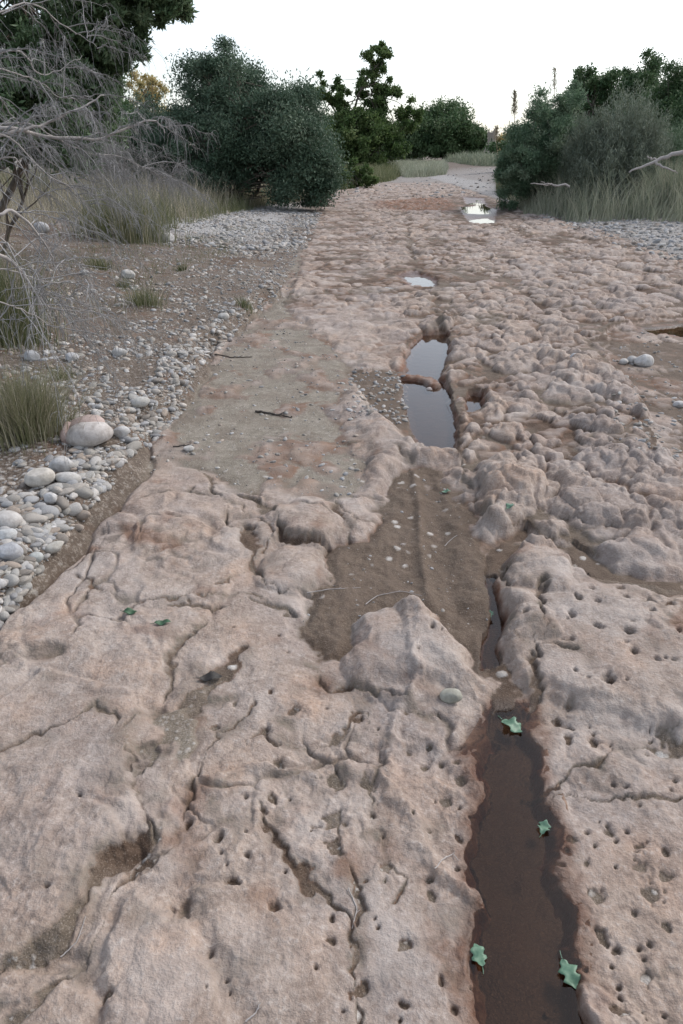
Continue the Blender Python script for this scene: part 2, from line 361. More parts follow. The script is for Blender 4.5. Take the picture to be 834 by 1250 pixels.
# how wet / stained the rock is, by its height above the nearest water
wet = np.zeros_like(X)
for k, (px, fl, wl, sf) in WAT.items():
    w_, m, d = BR[k]
    reach = {'channel': .075, 'puddle': .14, 'rut_pool': .03}.get(k, .2)
    nearw = sst(-reach, -.005, d+.02*perlin(X[w_]*12, Y[w_]*12, 96))
    rz = Z[w_]-Z0[w_]
    a = nearw*(1-sst(.010, .034, rz-wl))
    wet[w_] = np.maximum(wet[w_], a)
    rust[w_] = np.maximum(rust[w_], nearw*(1-sst(.016, .07, rz-wl+.02*perlin(X[w_]*9, Y[w_]*9, 105))))
dirt = np.maximum(dirt, .8*jl); dirt = np.maximum(dirt, .6*bm_*sst(.4, .7, f1b)); rust = np.maximum(rust, .5*bm_*sst(.0, .4, perlin(X*6, Y*6, 69)))
dirt = np.maximum(dirt, crev*.85*sst(-.3, .4, perlin(X*1.1, Y*1.1, 97)+.1))
lowd = sst(.3, 1.2, -perlin(X*8, Y*8, 23)-perlin(X*2.6, Y*2.6, 22)*.6)
dirt = np.maximum(dirt, .5*lowd*sl)
dirt = np.maximum(dirt, pitm*.8); rust = np.maximum(rust, .55*crev*sst(.0, .5, perlin(X*2.3, Y*2.3, 98))); rust = np.maximum(rust, .45*sl*sst(.25, .7, perlin(X*3.3, Y*3.3, 99))*sst(.1, .5, -perlin(X*8, Y*8, 23)))
patch = [(455, 247), (540, 241), (565, 250), (560, 258), (500, 258), (460, 254)]
w_, m, d = region(patch, .5, m=1.5); rust[w_] = np.maximum(rust[w_], .9*m)
gsel = np.where(soil > .5, 1.0, 0.0)
grav_tone = np.where(isl > .4, np.maximum(grit*(.4+.6*cp)*np.maximum(gsel, (cp > .90)*gpatch), grit2*(.3+.7*cq)*.8*np.maximum(gsel, (cq > .62)*np.clip(gpatch+(mudm < .3), 0, 1))*(1-inwater)), 0)
pale = sst(12, 15, Y)*(1-sst(22, 30, Y))*sst(.2, 1.0, S)*(1-sst(3.2, 5, S))
pale = np.maximum(pale, sst(-.2, .4, RB)*(1-sst(1.5, 3, RB))*sst(8, 10, Y)*.8)
pale = np.maximum(pale, .5*sst(35, 45, Y)*(1-sst(60, 90, Y)))

def mesh_np(name, V, Fq, mat=None, smooth=True, parent=None, attrs=None, tris=False):
    me = bpy.data.meshes.new(name)
    k = Fq.shape[1]
    me.vertices.add(len(V)); me.vertices.foreach_set('co', np.ascontiguousarray(V, np.float32).ravel())
    me.loops.add(len(Fq)*k); me.loops.foreach_set('vertex_index', np.ascontiguousarray(Fq, np.int32).ravel())
    me.polygons.add(len(Fq)); me.polygons.foreach_set('loop_start', np.arange(0, len(Fq)*k, k, dtype=np.int32))
    me.polygons.foreach_set('use_smooth', np.full(len(Fq), smooth))
    me.update(calc_edges=True)
    if attrs:
        for an, arr in attrs.items():
            at_ = me.attributes.new(an, 'FLOAT_COLOR', 'POINT'); at_.data.foreach_set('color', np.ascontiguousarray(arr, np.float32).ravel())
    o = bpy.data.objects.new(name, me); COL.objects.link(o)
    if mat: me.materials.append(mat)
    if parent: o.parent = parent
    return o
def tag(o, label=None, cat=None, group=None, kind=None):
    if label: o['label'] = label
    if cat: o['category'] = cat
    if group: o['group'] = group
    if kind: o['kind'] = kind
    return o
def empty(name, loc, rz=0):
    o = bpy.data.objects.new(name, None); COL.objects.link(o); o.location = loc; o.rotation_euler = (0, 0, rz); o.empty_display_size = .1
    return o

# ------------------------------------------------------------------ materials
def newmat(name):
    m = bpy.data.materials.new(name); m.use_nodes = True; n = m.node_tree; n.nodes.clear()
    return m, n
class NB:
    def __init__(s, n): s.n = n
    def node(s, t, **k):
        x = s.n.nodes.new(t)
        for a, b in k.items(): setattr(x, a, b)
        return x
    def link(s, a, b): s.n.links.new(a, b)
    def noise(s, vec, scale, detail=4, rough=.55):
        x = s.node('ShaderNodeTexNoise'); x.inputs['Scale'].default_value = scale; x.inputs['Detail'].default_value = detail; x.inputs['Roughness'].default_value = rough
        s.link(vec, x.inputs['Vector']); return x.outputs['Fac']
    def ramp(s, f, a, b):
        x = s.node('ShaderNodeMapRange'); x.inputs['From Min'].default_value = a; x.inputs['From Max'].default_value = b; s.link(f, x.inputs['Value']); x.clamp = True
        return x.outputs[0]
    def math(s, op, a, b=None):
        x = s.node('ShaderNodeMath', operation=op)
        for i, q in enumerate((a, b)):
            if q is None: continue
            if isinstance(q, (int, float)): x.inputs[i].default_value = q
            else: s.link(q, x.inputs[i])
        return x.outputs[0]
    def mix(s, f, a, b, mode='MIX'):
        x = s.node('ShaderNodeMix', data_type='RGBA', blend_type=mode)
        for i, q in ((0, f), (6, a), (7, b)):
            if isinstance(q, (int, float)): x.inputs[i].default_value = q
            elif isinstance(q, tuple): x.inputs[i].default_value = (*q, 1)
            else: s.link(q, x.inputs[i])
        return x.outputs[2]

def ground_mat():
    m, n = newmat('riverbed_rock_and_soil'); b = NB(n)
    tc = b.node('ShaderNodeTexCoord').outputs['Object']
    A = b.node('ShaderNodeAttribute', attribute_name='ga'); B = b.node('ShaderNodeAttribute', attribute_name='gb')
    sa = b.node('ShaderNodeSeparateColor'); b.link(A.outputs['Color'], sa.inputs[0])
    sb = b.node('ShaderNodeSeparateColor'); b.link(B.outputs['Color'], sb.inputs[0])
    loose_, mud_, dirt_ = sa.outputs; rust_, wet_, grit_ = sb.outputs
    pale_ = A.outputs['Alpha']; soil_ = B.outputs['Alpha']
    n1 = b.noise(tc, 1.6, 4); n2 = b.noise(tc, 9, 6, .65); n3 = b.noise(tc, 60, 5, .7); n4 = b.noise(tc, 260, 3, .7); n5 = b.noise(tc, 4.2, 5, .6)
    rk = b.mix(b.ramp(n1, .35, .65), (.350, .276, .224), (.312, .266, .234))
    rk = b.mix(b.math('MULTIPLY', b.ramp(n5, .50, .68), .55), rk, (.40, .265, .185))
    n7 = b.noise(tc, .9, 5, .65); rk = b.mix(b.math('MULTIPLY', b.ramp(n7, .46, .60), .6), rk, (.245, .212, .200)); rk = b.mix(b.math('MULTIPLY', b.ramp(n2, .46, .62), .65), rk, (.215, .165, .135))
    rk = b.mix(b.math('MULTIPLY', b.ramp(n3, .52, .72), .45), rk, (.54, .49, .45))
    rk = b.mix(b.math('MULTIPLY', b.ramp(n3, .47, .32), .7), rk, (.17, .125, .10))
    rk = b.mix(b.math('MULTIPLY', b.ramp(b.noise(tc, 3.1, 5, .6), .50, .66), .55), rk, (.46, .41, .375)); rk = b.mix(b.math('MULTIPLY', b.ramp(n4, .60, .70), .35), rk, (.60, .56, .52))
    rk = b.mix(b.math('MULTIPLY', dirt_, b.ramp(n3, .2, .6)), rk, b.mix(b.ramp(n2, .4, .6), (.080, .060, .046), (.095, .085, .060)))
    rk = b.mix(b.math('MULTIPLY', rust_, b.ramp(n2, .3, .55)), rk, (.17, .078, .042))
    sn = b.mix(b.ramp(n2, .35, .65), (.165, .145, .112), (.24, .215, .175))
    sn = b.mix(b.math('MULTIPLY', b.ramp(b.noise(tc, 38, 6, .8), .52, .60), .6), sn, (.36, .33, .29)); sn = b.mix(b.math('MULTIPLY', b.ramp(n5, .45, .60), .5), sn, (.15, .118, .09)); sn = b.mix(b.math('MULTIPLY', b.ramp(n4, .55, .65), .6), sn, (.42, .38, .34))
    sn = b.mix(b.math('MULTIPLY', b.ramp(n4, .45, .35), .6), sn, (.09, .07, .058))
    md = b.mix(b.ramp(n2, .3, .7), (.060, .037, .024), (.105, .069, .047))
    md = b.mix(b.math('MULTIPLY', b.ramp(n4, .56, .64), .55), md, (.24, .19, .15)); md = b.mix(b.math('MULTIPLY', b.ramp(n5, .5, .65), .45), md, (.14, .105, .08))
    so = b.mix(b.ramp(n2, .35, .65), (.068, .049, .036), (.125, .097, .075))
    n6 = b.noise(tc, 24, 5, .75); so = b.mix(b.math('MULTIPLY', b.ramp(n3, .50, .62), .7), so, (.27, .235, .20)); so = b.mix(b.math('MULTIPLY', b.ramp(n6, .56, .66), .6), so, (.33, .31, .28)); so = b.mix(b.math('MULTIPLY', b.ramp(n6, .46, .36), .6), so, (.075, .06, .047))
    so = b.mix(b.math('MULTIPLY', b.ramp(n5, .55, .7), .7), so, (.15, .085, .055))
    lo = b.mix(mud_, sn, md); lo = b.mix(soil_, lo, so)
    lo = b.mix(b.math('MULTIPLY', pale_, b.ramp(n3, .3, .6)), lo, (.42, .42, .415))
    lo = b.mix(b.ramp(grit_, .15, .8), lo, b.mix(b.ramp(n3, .3, .7), (.33, .29, .25), (.48, .47, .45)))
    c = b.mix(loose_, rk, lo)
    c = b.mix(b.math('MULTIPLY', wet_, .75), c, b.mix(1.0, c, (.36, .30, .26), 'MULTIPLY'))
    pr = b.node('ShaderNodeBsdfPrincipled'); b.link(c, pr.inputs['Base Color'])
    ro = b.node('ShaderNodeMapRange'); b.link(wet_, ro.inputs[0]); ro.inputs[3].default_value = .92; ro.inputs[4].default_value = .38
    b.link(ro.outputs[0], pr.inputs['Roughness']); pr.inputs['Specular IOR Level'].default_value = .35
    h = b.math('ADD', b.math('MULTIPLY', n3, .5), b.math('MULTIPLY', n4, .30)); h = b.math('ADD', h, b.math('MULTIPLY', n2, .9)); h = b.math('ADD', h, b.math('MULTIPLY', b.ramp(b.noise(tc, 120, 3, .6), .40, .62), .22))
    bp = b.node('ShaderNodeBump'); bp.inputs['Strength'].default_value = .5; bp.inputs['Distance'].default_value = .013
    b.link(h, bp.inputs['Height']); b.link(bp.outputs[0], pr.inputs['Normal'])
    o = b.node('ShaderNodeOutputMaterial'); b.link(pr.outputs[0], o.inputs[0])
    return m
def simple(name, c1, c2, scale=30, rough=.8, bump=.3, bd=.01, attr=False, spec=.4):
    m, n = newmat(name); b = NB(n)
    tc = b.node('ShaderNodeTexCoord').outputs['Object']
    c = b.mix(b.ramp(b.noise(tc, scale, 5, .65), .35, .65), c1, c2)
    if attr:
        oi = b.node('ShaderNodeAttribute', attribute_name='tone'); c = b.mix(.85, c, oi.outputs['Color'], 'MULTIPLY')
    pr = b.node('ShaderNodeBsdfPrincipled'); b.link(c, pr.inputs['Base Color']); pr.inputs['Roughness'].default_value = rough; pr.inputs['Specular IOR Level'].default_value = spec
    if bump:
        bp = b.node('ShaderNodeBump'); bp.inputs['Strength'].default_value = bump; bp.inputs['Distance'].default_value = bd
        b.link(b.noise(tc, scale*3, 5, .65), bp.inputs['Height']); b.link(bp.outputs[0], pr.inputs['Normal'])
    o = b.node('ShaderNodeOutputMaterial'); b.link(pr.outputs[0], o.inputs[0]); return m
def leafmat(name, cols, trans=.25, rough=.55):
    m, n = newmat(name); b = NB(n)
    a = b.node('ShaderNodeAttribute', attribute_name='tone'); s = b.node('ShaderNodeSeparateColor'); b.link(a.outputs['Color'], s.inputs[0])
    cr = b.node('ShaderNodeValToRGB'); b.link(s.outputs[0], cr.inputs[0])
    e = cr.color_ramp.elements
    for i, c in enumerate(cols):
        p = i/(len(cols)-1)
        x = e[0] if i == 0 else (e[-1] if i == len(cols)-1 else e.new(p))
        x.position = p; x.color = (*c, 1)
    pr = b.node('ShaderNodeBsdfPrincipled'); b.link(cr.outputs[0], pr.inputs['Base Color']); pr.inputs['Roughness'].default_value = rough; pr.inputs['Specular IOR Level'].default_value = .18
    tr = b.node('ShaderNodeBsdfTranslucent'); b.link(cr.outputs[0], tr.inputs[0])
    mx = b.node('ShaderNodeMixShader'); mx.inputs[0].default_value = trans; b.link(pr.outputs[0], mx.inputs[1]); b.link(tr.outputs[0], mx.inputs[2])
    o = b.node('ShaderNodeOutputMaterial'); b.link(mx.outputs[0], o.inputs[0]); return m
def water_mat():
    m, n = newmat('shallow_water'); b = NB(n)
    tc = b.node('ShaderNodeTexCoord').outputs['Object']
    fr = b.node('ShaderNodeFresnel'); fr.inputs[0].default_value = 1.333
    bp = b.node('ShaderNodeBump'); bp.inputs['Strength'].default_value = .05; bp.inputs['Distance'].default_value = .004
    b.link(b.noise(tc, 9, 2), bp.inputs['Height']); b.link(bp.outputs[0], fr.inputs['Normal'])
    tr = b.node('ShaderNodeBsdfTransparent'); tr.inputs[0].default_value = (.80, .66, .55, 1)
    gl = b.node('ShaderNodeBsdfGlossy'); gl.inputs['Roughness'].default_value = .015; gl.inputs[0].default_value = (1, 1, 1, 1); b.link(bp.outputs[0], gl.inputs['Normal'])
    mx = b.node('ShaderNodeMixShader'); b.link(fr.outputs[0], mx.inputs[0]); b.link(tr.outputs[0], mx.inputs[1]); b.link(gl.outputs[0], mx.inputs[2])
    o = b.node('ShaderNodeOutputMaterial'); b.link(mx.outputs[0], o.inputs[0]); return m

M = {}
M['ground'] = ground_mat(); M['water'] = water_mat()
M['stone'] = simple('river_stone', (.53, .52, .505), (.34, .325, .305), 26, .85, .6, .006, attr=True)
M['bark'] = simple('bark', (.10, .08, .065), (.16, .135, .11), 20, .9, .5, .01)
M['deadwood'] = simple('weathered_dead_wood', (.40, .37, .35), (.27, .25, .235), 30, .9, .3, .003)
M['twig'] = simple('dry_grey_twigs', (.33, .325, .325), (.24, .235, .23), 12, .95, 0)
M['reed_stem'] = simple('greenish_stems', (.10, .125, .07), (.17, .18, .12), 12, .9, 0)
M['darktwig'] = simple('dark_wet_stick', (.035, .028, .024), (.06, .05, .04), 30, .7, .3, .003)
M['straw'] = leafmat('dry_straw', [(.28, .23, .15), (.42, .36, .25)], .2)
M['leaf_bush'] = leafmat('leaves_blue_green', [(.038, .070, .044), (.088, .138, .090), (.185, .235, .165)], .2, .5)
M['leaf_dark'] = leafmat('leaves_dark_green', [(.032, .066, .028), (.078, .135, .058), (.16, .215, .11)], .2, .45)
M['leaf_mid'] = leafmat('leaves_soft_green', [(.06, .11, .062), (.13, .20, .12), (.25, .31, .215)], .3, .55)
M['leaf_near'] = leafmat('leaves_near_tree', [(.055, .095, .045), (.12, .185, .095), (.22, .28, .18)], .25, .4)
M['leaf_open'] = leafmat('leaves_open_tree', [(.04, .075, .025), (.095, .15, .05), (.19, .23, .10)], .35, .5)
M['leaf_pale'] = leafmat('leaves_pale_grey_green', [(.10, .13, .095), (.19, .225, .17), (.32, .345, .28)], .3, .6)
M['leaf_sun_paint'] = leafmat('leaves_painted_sunlight', [(.20, .20, .08), (.46, .38, .18), (.72, .58, .33)], .4, .6)  # warm sunlight painted into the leaf colour; the sun lamp doesn't give it
M['grass_green'] = leafmat('grass_green', [(.075, .095, .04), (.15, .165, .08), (.27, .255, .16)], .25, .6)
M['grass_dry'] = leafmat('grass_dry', [(.20, .18, .12), (.38, .34, .25), (.56, .51, .41)], .25, .7)
M['grass_pale'] = leafmat('grass_pale', [(.14, .175, .12), (.26, .29, .205), (.42, .42, .33)], .25, .7)
M['oakleaf'] = simple('fallen_green_leaf', (.055, .125, .080), (.13, .225, .15), 60, .45, .3, .001)
M['oakleaf_dark'] = simple('fallen_dark_leaf', (.025, .065, .03), (.045, .10, .05), 60, .45, .3, .001)
M['black'] = simple('blackened_leaf', (.012, .011, .010), (.03, .026, .022), 40, .6, .4, .002)
M['plastic'] = simple('teal_plastic', (.06, .30, .26), (.12, .42, .36), 20, .4, .2, .003)
M['bag'] = simple('dark_blue_plastic', (.02, .03, .06), (.05, .07, .12), 10, .4, .3, .01)
M['cement'] = simple('stump_wood', (.34, .30, .25), (.22, .19, .16), 12, .9, .4, .01)

V = np.stack([X, Y, Z], -1).reshape(-1, 3)
idx = np.arange(NR*NC).reshape(NR, NC)
Fq = np.stack([idx[:-1, :-1], idx[:-1, 1:], idx[1:, 1:], idx[1:, :-1]], -1).reshape(-1, 4)
soilm = soil*(sg >= sand2)
ga = np.stack([isl, np.clip(mudm, 0, 1), np.clip(dirt, 0, 1), pale], -1).reshape(-1, 4)
gb = np.stack([np.clip(rust, 0, 1), np.clip(wet, 0, 1), np.clip(grav_tone, 0, 1), np.clip(soilm, 0, 1)], -1).reshape(-1, 4)
g = mesh_np('ground', V, Fq, M['ground'], attrs={'ga': ga, 'gb': gb}); g['kind'] = 'structure'

def gsurf(x, y):
    """height of the finished ground at a point"""
    r = min(max(np.searchsorted(ys, y)-1, 0), NR-2); s = x/(y+.9 if y > 0 else .9)
    c = min(max(np.searchsorted(ss, s)-1, 0), NC-2)
    fy = (y-ys[r])/(ys[r+1]-ys[r]); fx = (s-ss[c])/(ss[c+1]-ss[c])
    return float((Z[r, c]*(1-fx)+Z[r, c+1]*fx)*(1-fy)+(Z[r+1, c]*(1-fx)+Z[r+1, c+1]*fx)*fy)
def on(u, v):
    """point of the finished ground seen at that place of the photo"""
    x, y = at(u, v)
    for _ in range(6):
        z = gsurf(x, y); x2, y2 = at0(u, v, z); x, y = .5*(x+x2), .5*(y+y2)
    return x, y, gsurf(x, y)

# water sheets, each lying in its basin
for k, (px, fl, wl, sf) in WAT.items():
    pts = [at(*p) for p in px]; c = np.mean(pts, 0)
    gr = {'channel': .05, 'puddle': .10, 'rut_pool': .03}.get(k, .12 if k in ('side_pool', 'right_pool') else .5)
    # grow the outline so the shore is where ground and water meet
    n = len(pts); out = []
    ar = sum(pts[i][0]*pts[(i+1) % n][1]-pts[(i+1) % n][0]*pts[i][1] for i in range(n)); sg_ = 1 if ar > 0 else -1
    for i in range(n):
        a, b_ = np.array(pts[i-1]), np.array(pts[(i+1) % n]); t = b_-a; t /= np.linalg.norm(t)+1e-9
        out.append((pts[i][0]+sg_*t[1]*gr, pts[i][1]-sg_*t[0]*gr))
    bm = bmesh.new(); zb = float(np.mean([gz(*p) for p in pts]))
    zz = zb+wl
    bm.faces.new([bm.verts.new((p[0], p[1], zz)) for p in out]); bmesh.ops.triangulate(bm, faces=bm.faces[:])
    for f_ in bm.faces:
        f_.normal_update()
        if f_.normal.z < 0: f_.normal_flip()
    me = bpy.data.meshes.new('water'); bm.to_mesh(me); bm.free(); me.materials.append(M['water'])
    o = bpy.data.objects.new('water', me); COL.objects.link(o); o['kind'] = 'structure'

# ------------------------------------------------------------------ stones
rng = np.random.default_rng(7)
def ico(sub):
    bm = bmesh.new(); bmesh.ops.create_icosphere(bm, subdivisions=sub, radius=1)
    v = np.array([q.co[:] for q in bm.verts]); f = np.array([[q.index for q in p.verts] for p in bm.faces]); bm.free(); return v, f
IC1, IC2, IC3, IC3B = ico(1), ico(2), ico(5), ico(3)
def blob(ic, r, amp, seed):
    v, f = ic; rg = np.random.default_rng(seed)
    k = rg.normal(size=(5, 3))*np.array([[1.1]]*5); ph = rg.uniform(0, 6.28, 5)
    d = 1+amp*np.sum(np.sin(v@k.T*1.3+ph), 1)/2.2
    # flattened facets, as water-worn stones have
    for _ in range(3):
        nrm = rg.normal(size=3); nrm /= np.linalg.norm(nrm); q = (v*d[:, None])@nrm; lim_ = .72+.15*rg.random()
        d = np.where(q > lim_, d*(lim_+(q-lim_)*.25)/np.maximum(q, 1e-6), d)
    return v*d[:, None]*np.array(r), f
TONES = [(.92, .93, .95), (.76, .79, .84), (.95, .89, .82), (.70, .67, .62), (.56, .58, .62), (1.08, 1.06, 1.04), (.74, .62, .52), (.48, .43, .38), (.62, .60, .56), (.86, .86, .84)]
stones = []      # x, y, size, tone
def scatter(n, fx, smin, smax, pw):
    out = 0
    while out < n:
        x, y, ok = fx()
        if not ok: continue
        s = smin*(smax/smin)**(rng.random()**pw); stones.append([x, y, s]); out += 1
def toe(y): return float(np.interp(y, TY, TX))
def f_bank():
    y = 1.3*np.exp(rng.random()*math.log(20/1.3)); s = abs(rng.normal())*(.35+.09*y)+.0
    if rng.random() < .7: s = rng.random()**1.3*(1.2+.45*y)
    x = toe(y)-s-.01
    q = perlin(np.array([x*1.6]), np.array([y*1.6]), 201)[0]
    return x, y, q > -.25 or rng.random() < .25
def f_edge():
    y = 1.5*np.exp(rng.random()*math.log(10/1.5)); return toe(y)-.02-.25*rng.random(), y, True
def f_right():
    y = rng.uniform(8.5, 21); x = 5.5+.02*y+rng.normal()*.8+.7; return x, y, x > 5.2
def f_pale():
    y = rng.uniform(12, 22); x = toe(y)+.1-abs(rng.normal())*2.0; q = perlin(np.array([x*.8]), np.array([y*.8]), 203)[0]; return x, y, q+rng.normal()*.2 > -.1
scatter(34000, f_bank, .005, .034, 2.9); scatter(1600, f_edge, .007, .042, 2.4)
scatter(4200, f_right, .012, .075, 2.2); scatter(9000, f_pale, .010, .060, 2.2)
S1w = [at(*p) for p in S1]; S2w = [at(*p) for p in S2]
xs_ = rng.uniform(-2, 1, 9000); ysx = rng.uniform(2.0, 13, 9000)
k1 = poly_sdf(xs_, ysx, S1w) > 0; k2 = poly_sdf(xs_, ysx, S2w) > .02
for x, y in zip(xs_[k1], ysx[k1]): stones.append([x, y, .004*(5)**(rng.random()**3.2)])
for x, y in list(zip(xs_[k2], ysx[k2]))[:700]: stones.append([x, y, .0022*(5)**(rng.random()**3.8)])
for _ in range(260):
    x, y = at(rng.uniform(425, 498), rng.uniform(448, 512)); stones.append([x, y, rng.uniform(.006, .02)])
for _ in range(220):
    x, y = at(rng.uniform(740, 834), rng.uniform(400, 560)); stones.append([x, y, rng.uniform(.004, .02)])
for _ in range(260):
    x, y = at(rng.uniform(395, 600), rng.uniform(205, 245)); stones.append([x, y, rng.uniform(.03, .12)])
# the stones one can point at: u, v, half width px, tone, flatness, label
NAMED = [
 (107, 537, 29, (1.0, .95, .93), .58, 'largest pale boulder with a pinkish stained top, beside the grass tuft at the left edge'),
 (75, 570, 14, (.92, .93, .95), .75, 'egg-shaped pale stone just below the largest boulder on the left'),
 (148, 530, 9, (.95, .97, 1.0), .9, 'upright white stone immediately right of the largest boulder'),
 (47, 588, 17, (.97, .93, .86), .75, 'cream rounded stone below left of the boulder on the gravel bank'),
 (82, 587, 15, (.95, .95, .94), .5, 'flat white stone right of the cream rounded stone on the gravel bank'),
 (8, 640, 18, (.95, .93, .92), .6, 'big cream stone cut off by the left edge of the photo'),
 (6, 655, 13, (.88, .93, .97), .5, 'flat pale stone tucked below the big cream stone at the left edge'),
 (10, 678, 17, (.68, .72, .80), .6, 'blue-grey stone at the left edge of the gravel bank'),
 (43, 684, 10, (.80, .87, .88), .85, 'rounded greenish-grey pebble beside a long cream pebble near the bedrock edge'),
 (64, 672, 13, (.93, .91, .84), .5, 'long cream pebble near the bedrock edge on the left bank'),
 (61, 611, 9, (.95, .97, 1.0), .8, 'upright white pebble in the middle of the left gravel bank'),
 (788, 443, 12, (1.0, 1.0, 1.0), .7, 'white rounded stone on the muddy patch at right, biggest of its short row'),
 (773, 441, 7, (.80, .80, .80), .7, 'small grey stone touching the white rounded stone on the mud at right'),
 (762, 443, 6, (.92, .92, .90), .7, 'smallest pale pebble at the left end of the short row on the mud at right'),
 (830, 495, 8, (.98, .98, 1.0), .6, 'white stone on the brown mud at the right edge of the photo'),
 (702, 436, 7, (.92, .97, 1.05), .8, 'pale blue-white stone wedged between reddish rock knobs at right'),
 (551, 853, 13, (.62, .62, .52), .65, 'smooth olive-grey pebble lying on the rock above the water channel'),
 (204, 293, 9, (1.0, 1.0, 1.0), .7, 'bright white stone at the foot of the dry grass on the left bank'),
 (140, 289, 8, (.86, .90, .98), .6, 'pale stone beside a tangled root at the foot of the green grass'),
 (50, 280, 9, (.9, .93, 1.0), .75, 'pale stone under the drooping dead branches on the left bank'),
 (156, 337, 9, (1.0, 1.0, .98), .65, 'white stone beside small green tufts midway up the left bank'),
 (103, 334, 6, (.95, .97, 1.0), .6, 'small white stone between dead branches and green tufts'),
 (144, 432, 10, (.95, .97, .98), .55, 'flat white stone on brown soil above the grass tuft'),
 (88, 438, 9, (.93, .95, 1.0), .6, 'white stone right behind the grass tuft at left'),
 (38, 437, 10, (.80, .83, .88), .6, 'grey stone behind the grass tuft at the left edge'),
 (171, 496, 12, (.96, .97, .94), .5, 'oblong white stone on the gravel ridge right of the boulder'),
 (273, 388, 7, (1.0, 1.0, .98), .8, 'white stone on the crest of the gravel ridge beside the sandy track'),
 (230, 549, 7, (.90, .90, .88), .45, 'flat pale pebble alone on the edge of the grey sandy track'),
 (281, 416, 3, (.6, .55, .55), .8, 'small dark pebble on the smooth sand under the gravel ridge'),
 (524, 474, 5, (.75, .68, .66), .7, 'small brown stone standing in the blue puddle'),
]
def stone_obj(name, x, y, rad, tone, flat, ic, seed, sink=.3, asp=1.3):
    rg = random.Random(seed)
    v, f = blob(ic, (rad, rad/asp*rg.uniform(.9, 1.1), rad*flat), .10, seed)
    col = np.tile(np.array((*tone, 1.0)), (len(v), 1))
    o = mesh_np(name, v, f, M['stone'], attrs={'tone': col})
    o.rotation_euler = (rg.uniform(-.15, .15), rg.uniform(-.15, .15), rg.uniform(-.5, .5))
    o.location = (x, y, gsurf(x, y)+rad*flat*(1-2*sink))
    return o
for i, (u, v, hw, tone, fl, lab) in enumerate(NAMED):
    x, y, z = on(u, v+hw*fl*.5); x2, y2 = at0(u+hw, v+hw*fl*.5, z)
    rad = abs(x2-at0(u, v+hw*fl*.5, z)[0])
    o = stone_obj('boulder' if i == 0 else 'stone', x, y+rad*.4, rad, tone, fl, IC3, 300+i, .16, 1.2)
    tag(o, lab, 'boulder' if i == 0 else 'stone', 'stones one can tell apart on the dry riverbed')
    if i == 0:
        v_, f_ = blob(IC3, (rad*.84, rad*.60, rad*.30), .22, 311); v_ = v_+np.array([-.12*rad, rad*.34, rad*.46])
        cp_ = mesh_np('broken_cap', v_, f_, M['stone'], attrs={'tone': np.tile(np.array((.86, .66, .60, 1.)), (len(v_), 1))}, parent=o); cp_['label'] = 'pinkish flaked layer on top of the boulder'
        v_, f_ = blob(IC3, (rad*.34, rad*.42, rad*.50), .22, 312); v_ = v_+np.array([-.80*rad, -.04*rad, rad*.04])
        cp_ = mesh_np('broken_end', v_, f_, M['stone'], attrs={'tone': np.tile(np.array((.72, .52, .46, 1.)), (len(v_), 1))}, parent=o); cp_['label'] = 'reddish broken left end of the boulder'
# split the scattered ones: the 260 largest in view become things, the rest is gravel
A_ = np.array(stones)
kill = np.zeros(len(A_), bool)
for (u, v, hw, *_r) in NAMED[:1]:
    x, y, z = on(u, v); kill |= np.hypot(A_[:, 0]-x, A_[:, 1]-y-.05) < .16
A_ = A_[~kill]
dep = A_[:, 1]*CP+EYE*SP
app = A_[:, 2]/dep; inv = np.abs(A_[:, 0])/dep < .49
order = np.argsort(-app*inv)
bigi = set(order[:262].tolist())
tones = rng.integers(0, len(TONES), len(A_))
protos = {}
ZONE = {'bank': 'rounded pale pebble embedded in the gravel of the left bank', 'right': 'pale cobble in the gravel strip at the foot of the right bank', 'bed': 'small pebble lying loose on the dry riverbed', 'far': 'pale cobble in the distant stony crossing of the riverbed'}
def gsurf_v(x, y):
    r = np.clip(np.searchsorted(ys, y)-1, 0, NR-2); q = x/(np.where(y > 0, y+.9, .9)); c = np.clip(np.searchsorted(ss, q)-1, 0, NC-2)
    fy = (y-ys[r])/(ys[r+1]-ys[r]); fx = (q-ss[c])/(ss[c+1]-ss[c])
    return (Z[r, c]*(1-fx)+Z[r, c+1]*fx)*(1-fy)+(Z[r+1, c]*(1-fx)+Z[r+1, c+1]*fx)*fy
gz_all = gsurf_v(A_[:, 0], A_[:, 1]); gv, gf, gt = [], [], []; off = 0
for i in sorted(bigi):
    x, y, q = A_[i]; z = gz_all[i]; tn = np.array(TONES[tones[i]])*rng.uniform(.8, 1.02); a = rng.uniform(0, 6.28)
    k = int(rng.integers(0, 12)), int(tones[i])
    if k not in protos:
        rg_ = np.random.default_rng(900+k[0]); v, f = blob(IC3B, (1.25, rg_.uniform(.7, 1.0), rg_.uniform(.45, .7)), .16, 900+k[0])
        o = mesh_np('pebble', v, f, M['stone'], attrs={'tone': np.tile(np.array((*tn, 1.)), (len(v), 1))}); protos[k] = o
    else:
        o = protos[k].copy(); COL.objects.link(o)
    o.scale = (q, q*rng.uniform(.8, 1.1), q*rng.uniform(.8, 1.2)); o.rotation_euler = (rng.uniform(-.35, .35), rng.uniform(-.35, .35), a); o.location = (x, y, z+q*.08)
    zn = 'far' if y > 24 else ('bank' if x < toe(y)+.02 else ('right' if x > 5 else 'bed'))
    tag(o, ZONE[zn], 'pebble', {'bank': 'pebbles of the left gravel bank', 'right': 'cobbles of the right gravel strip', 'bed': 'loose pebbles on the riverbed', 'far': 'cobbles of the distant crossing'}[zn])
small = np.array([i for i in range(len(A_)) if i not in bigi])
var = rng.integers(0, 14, len(small))
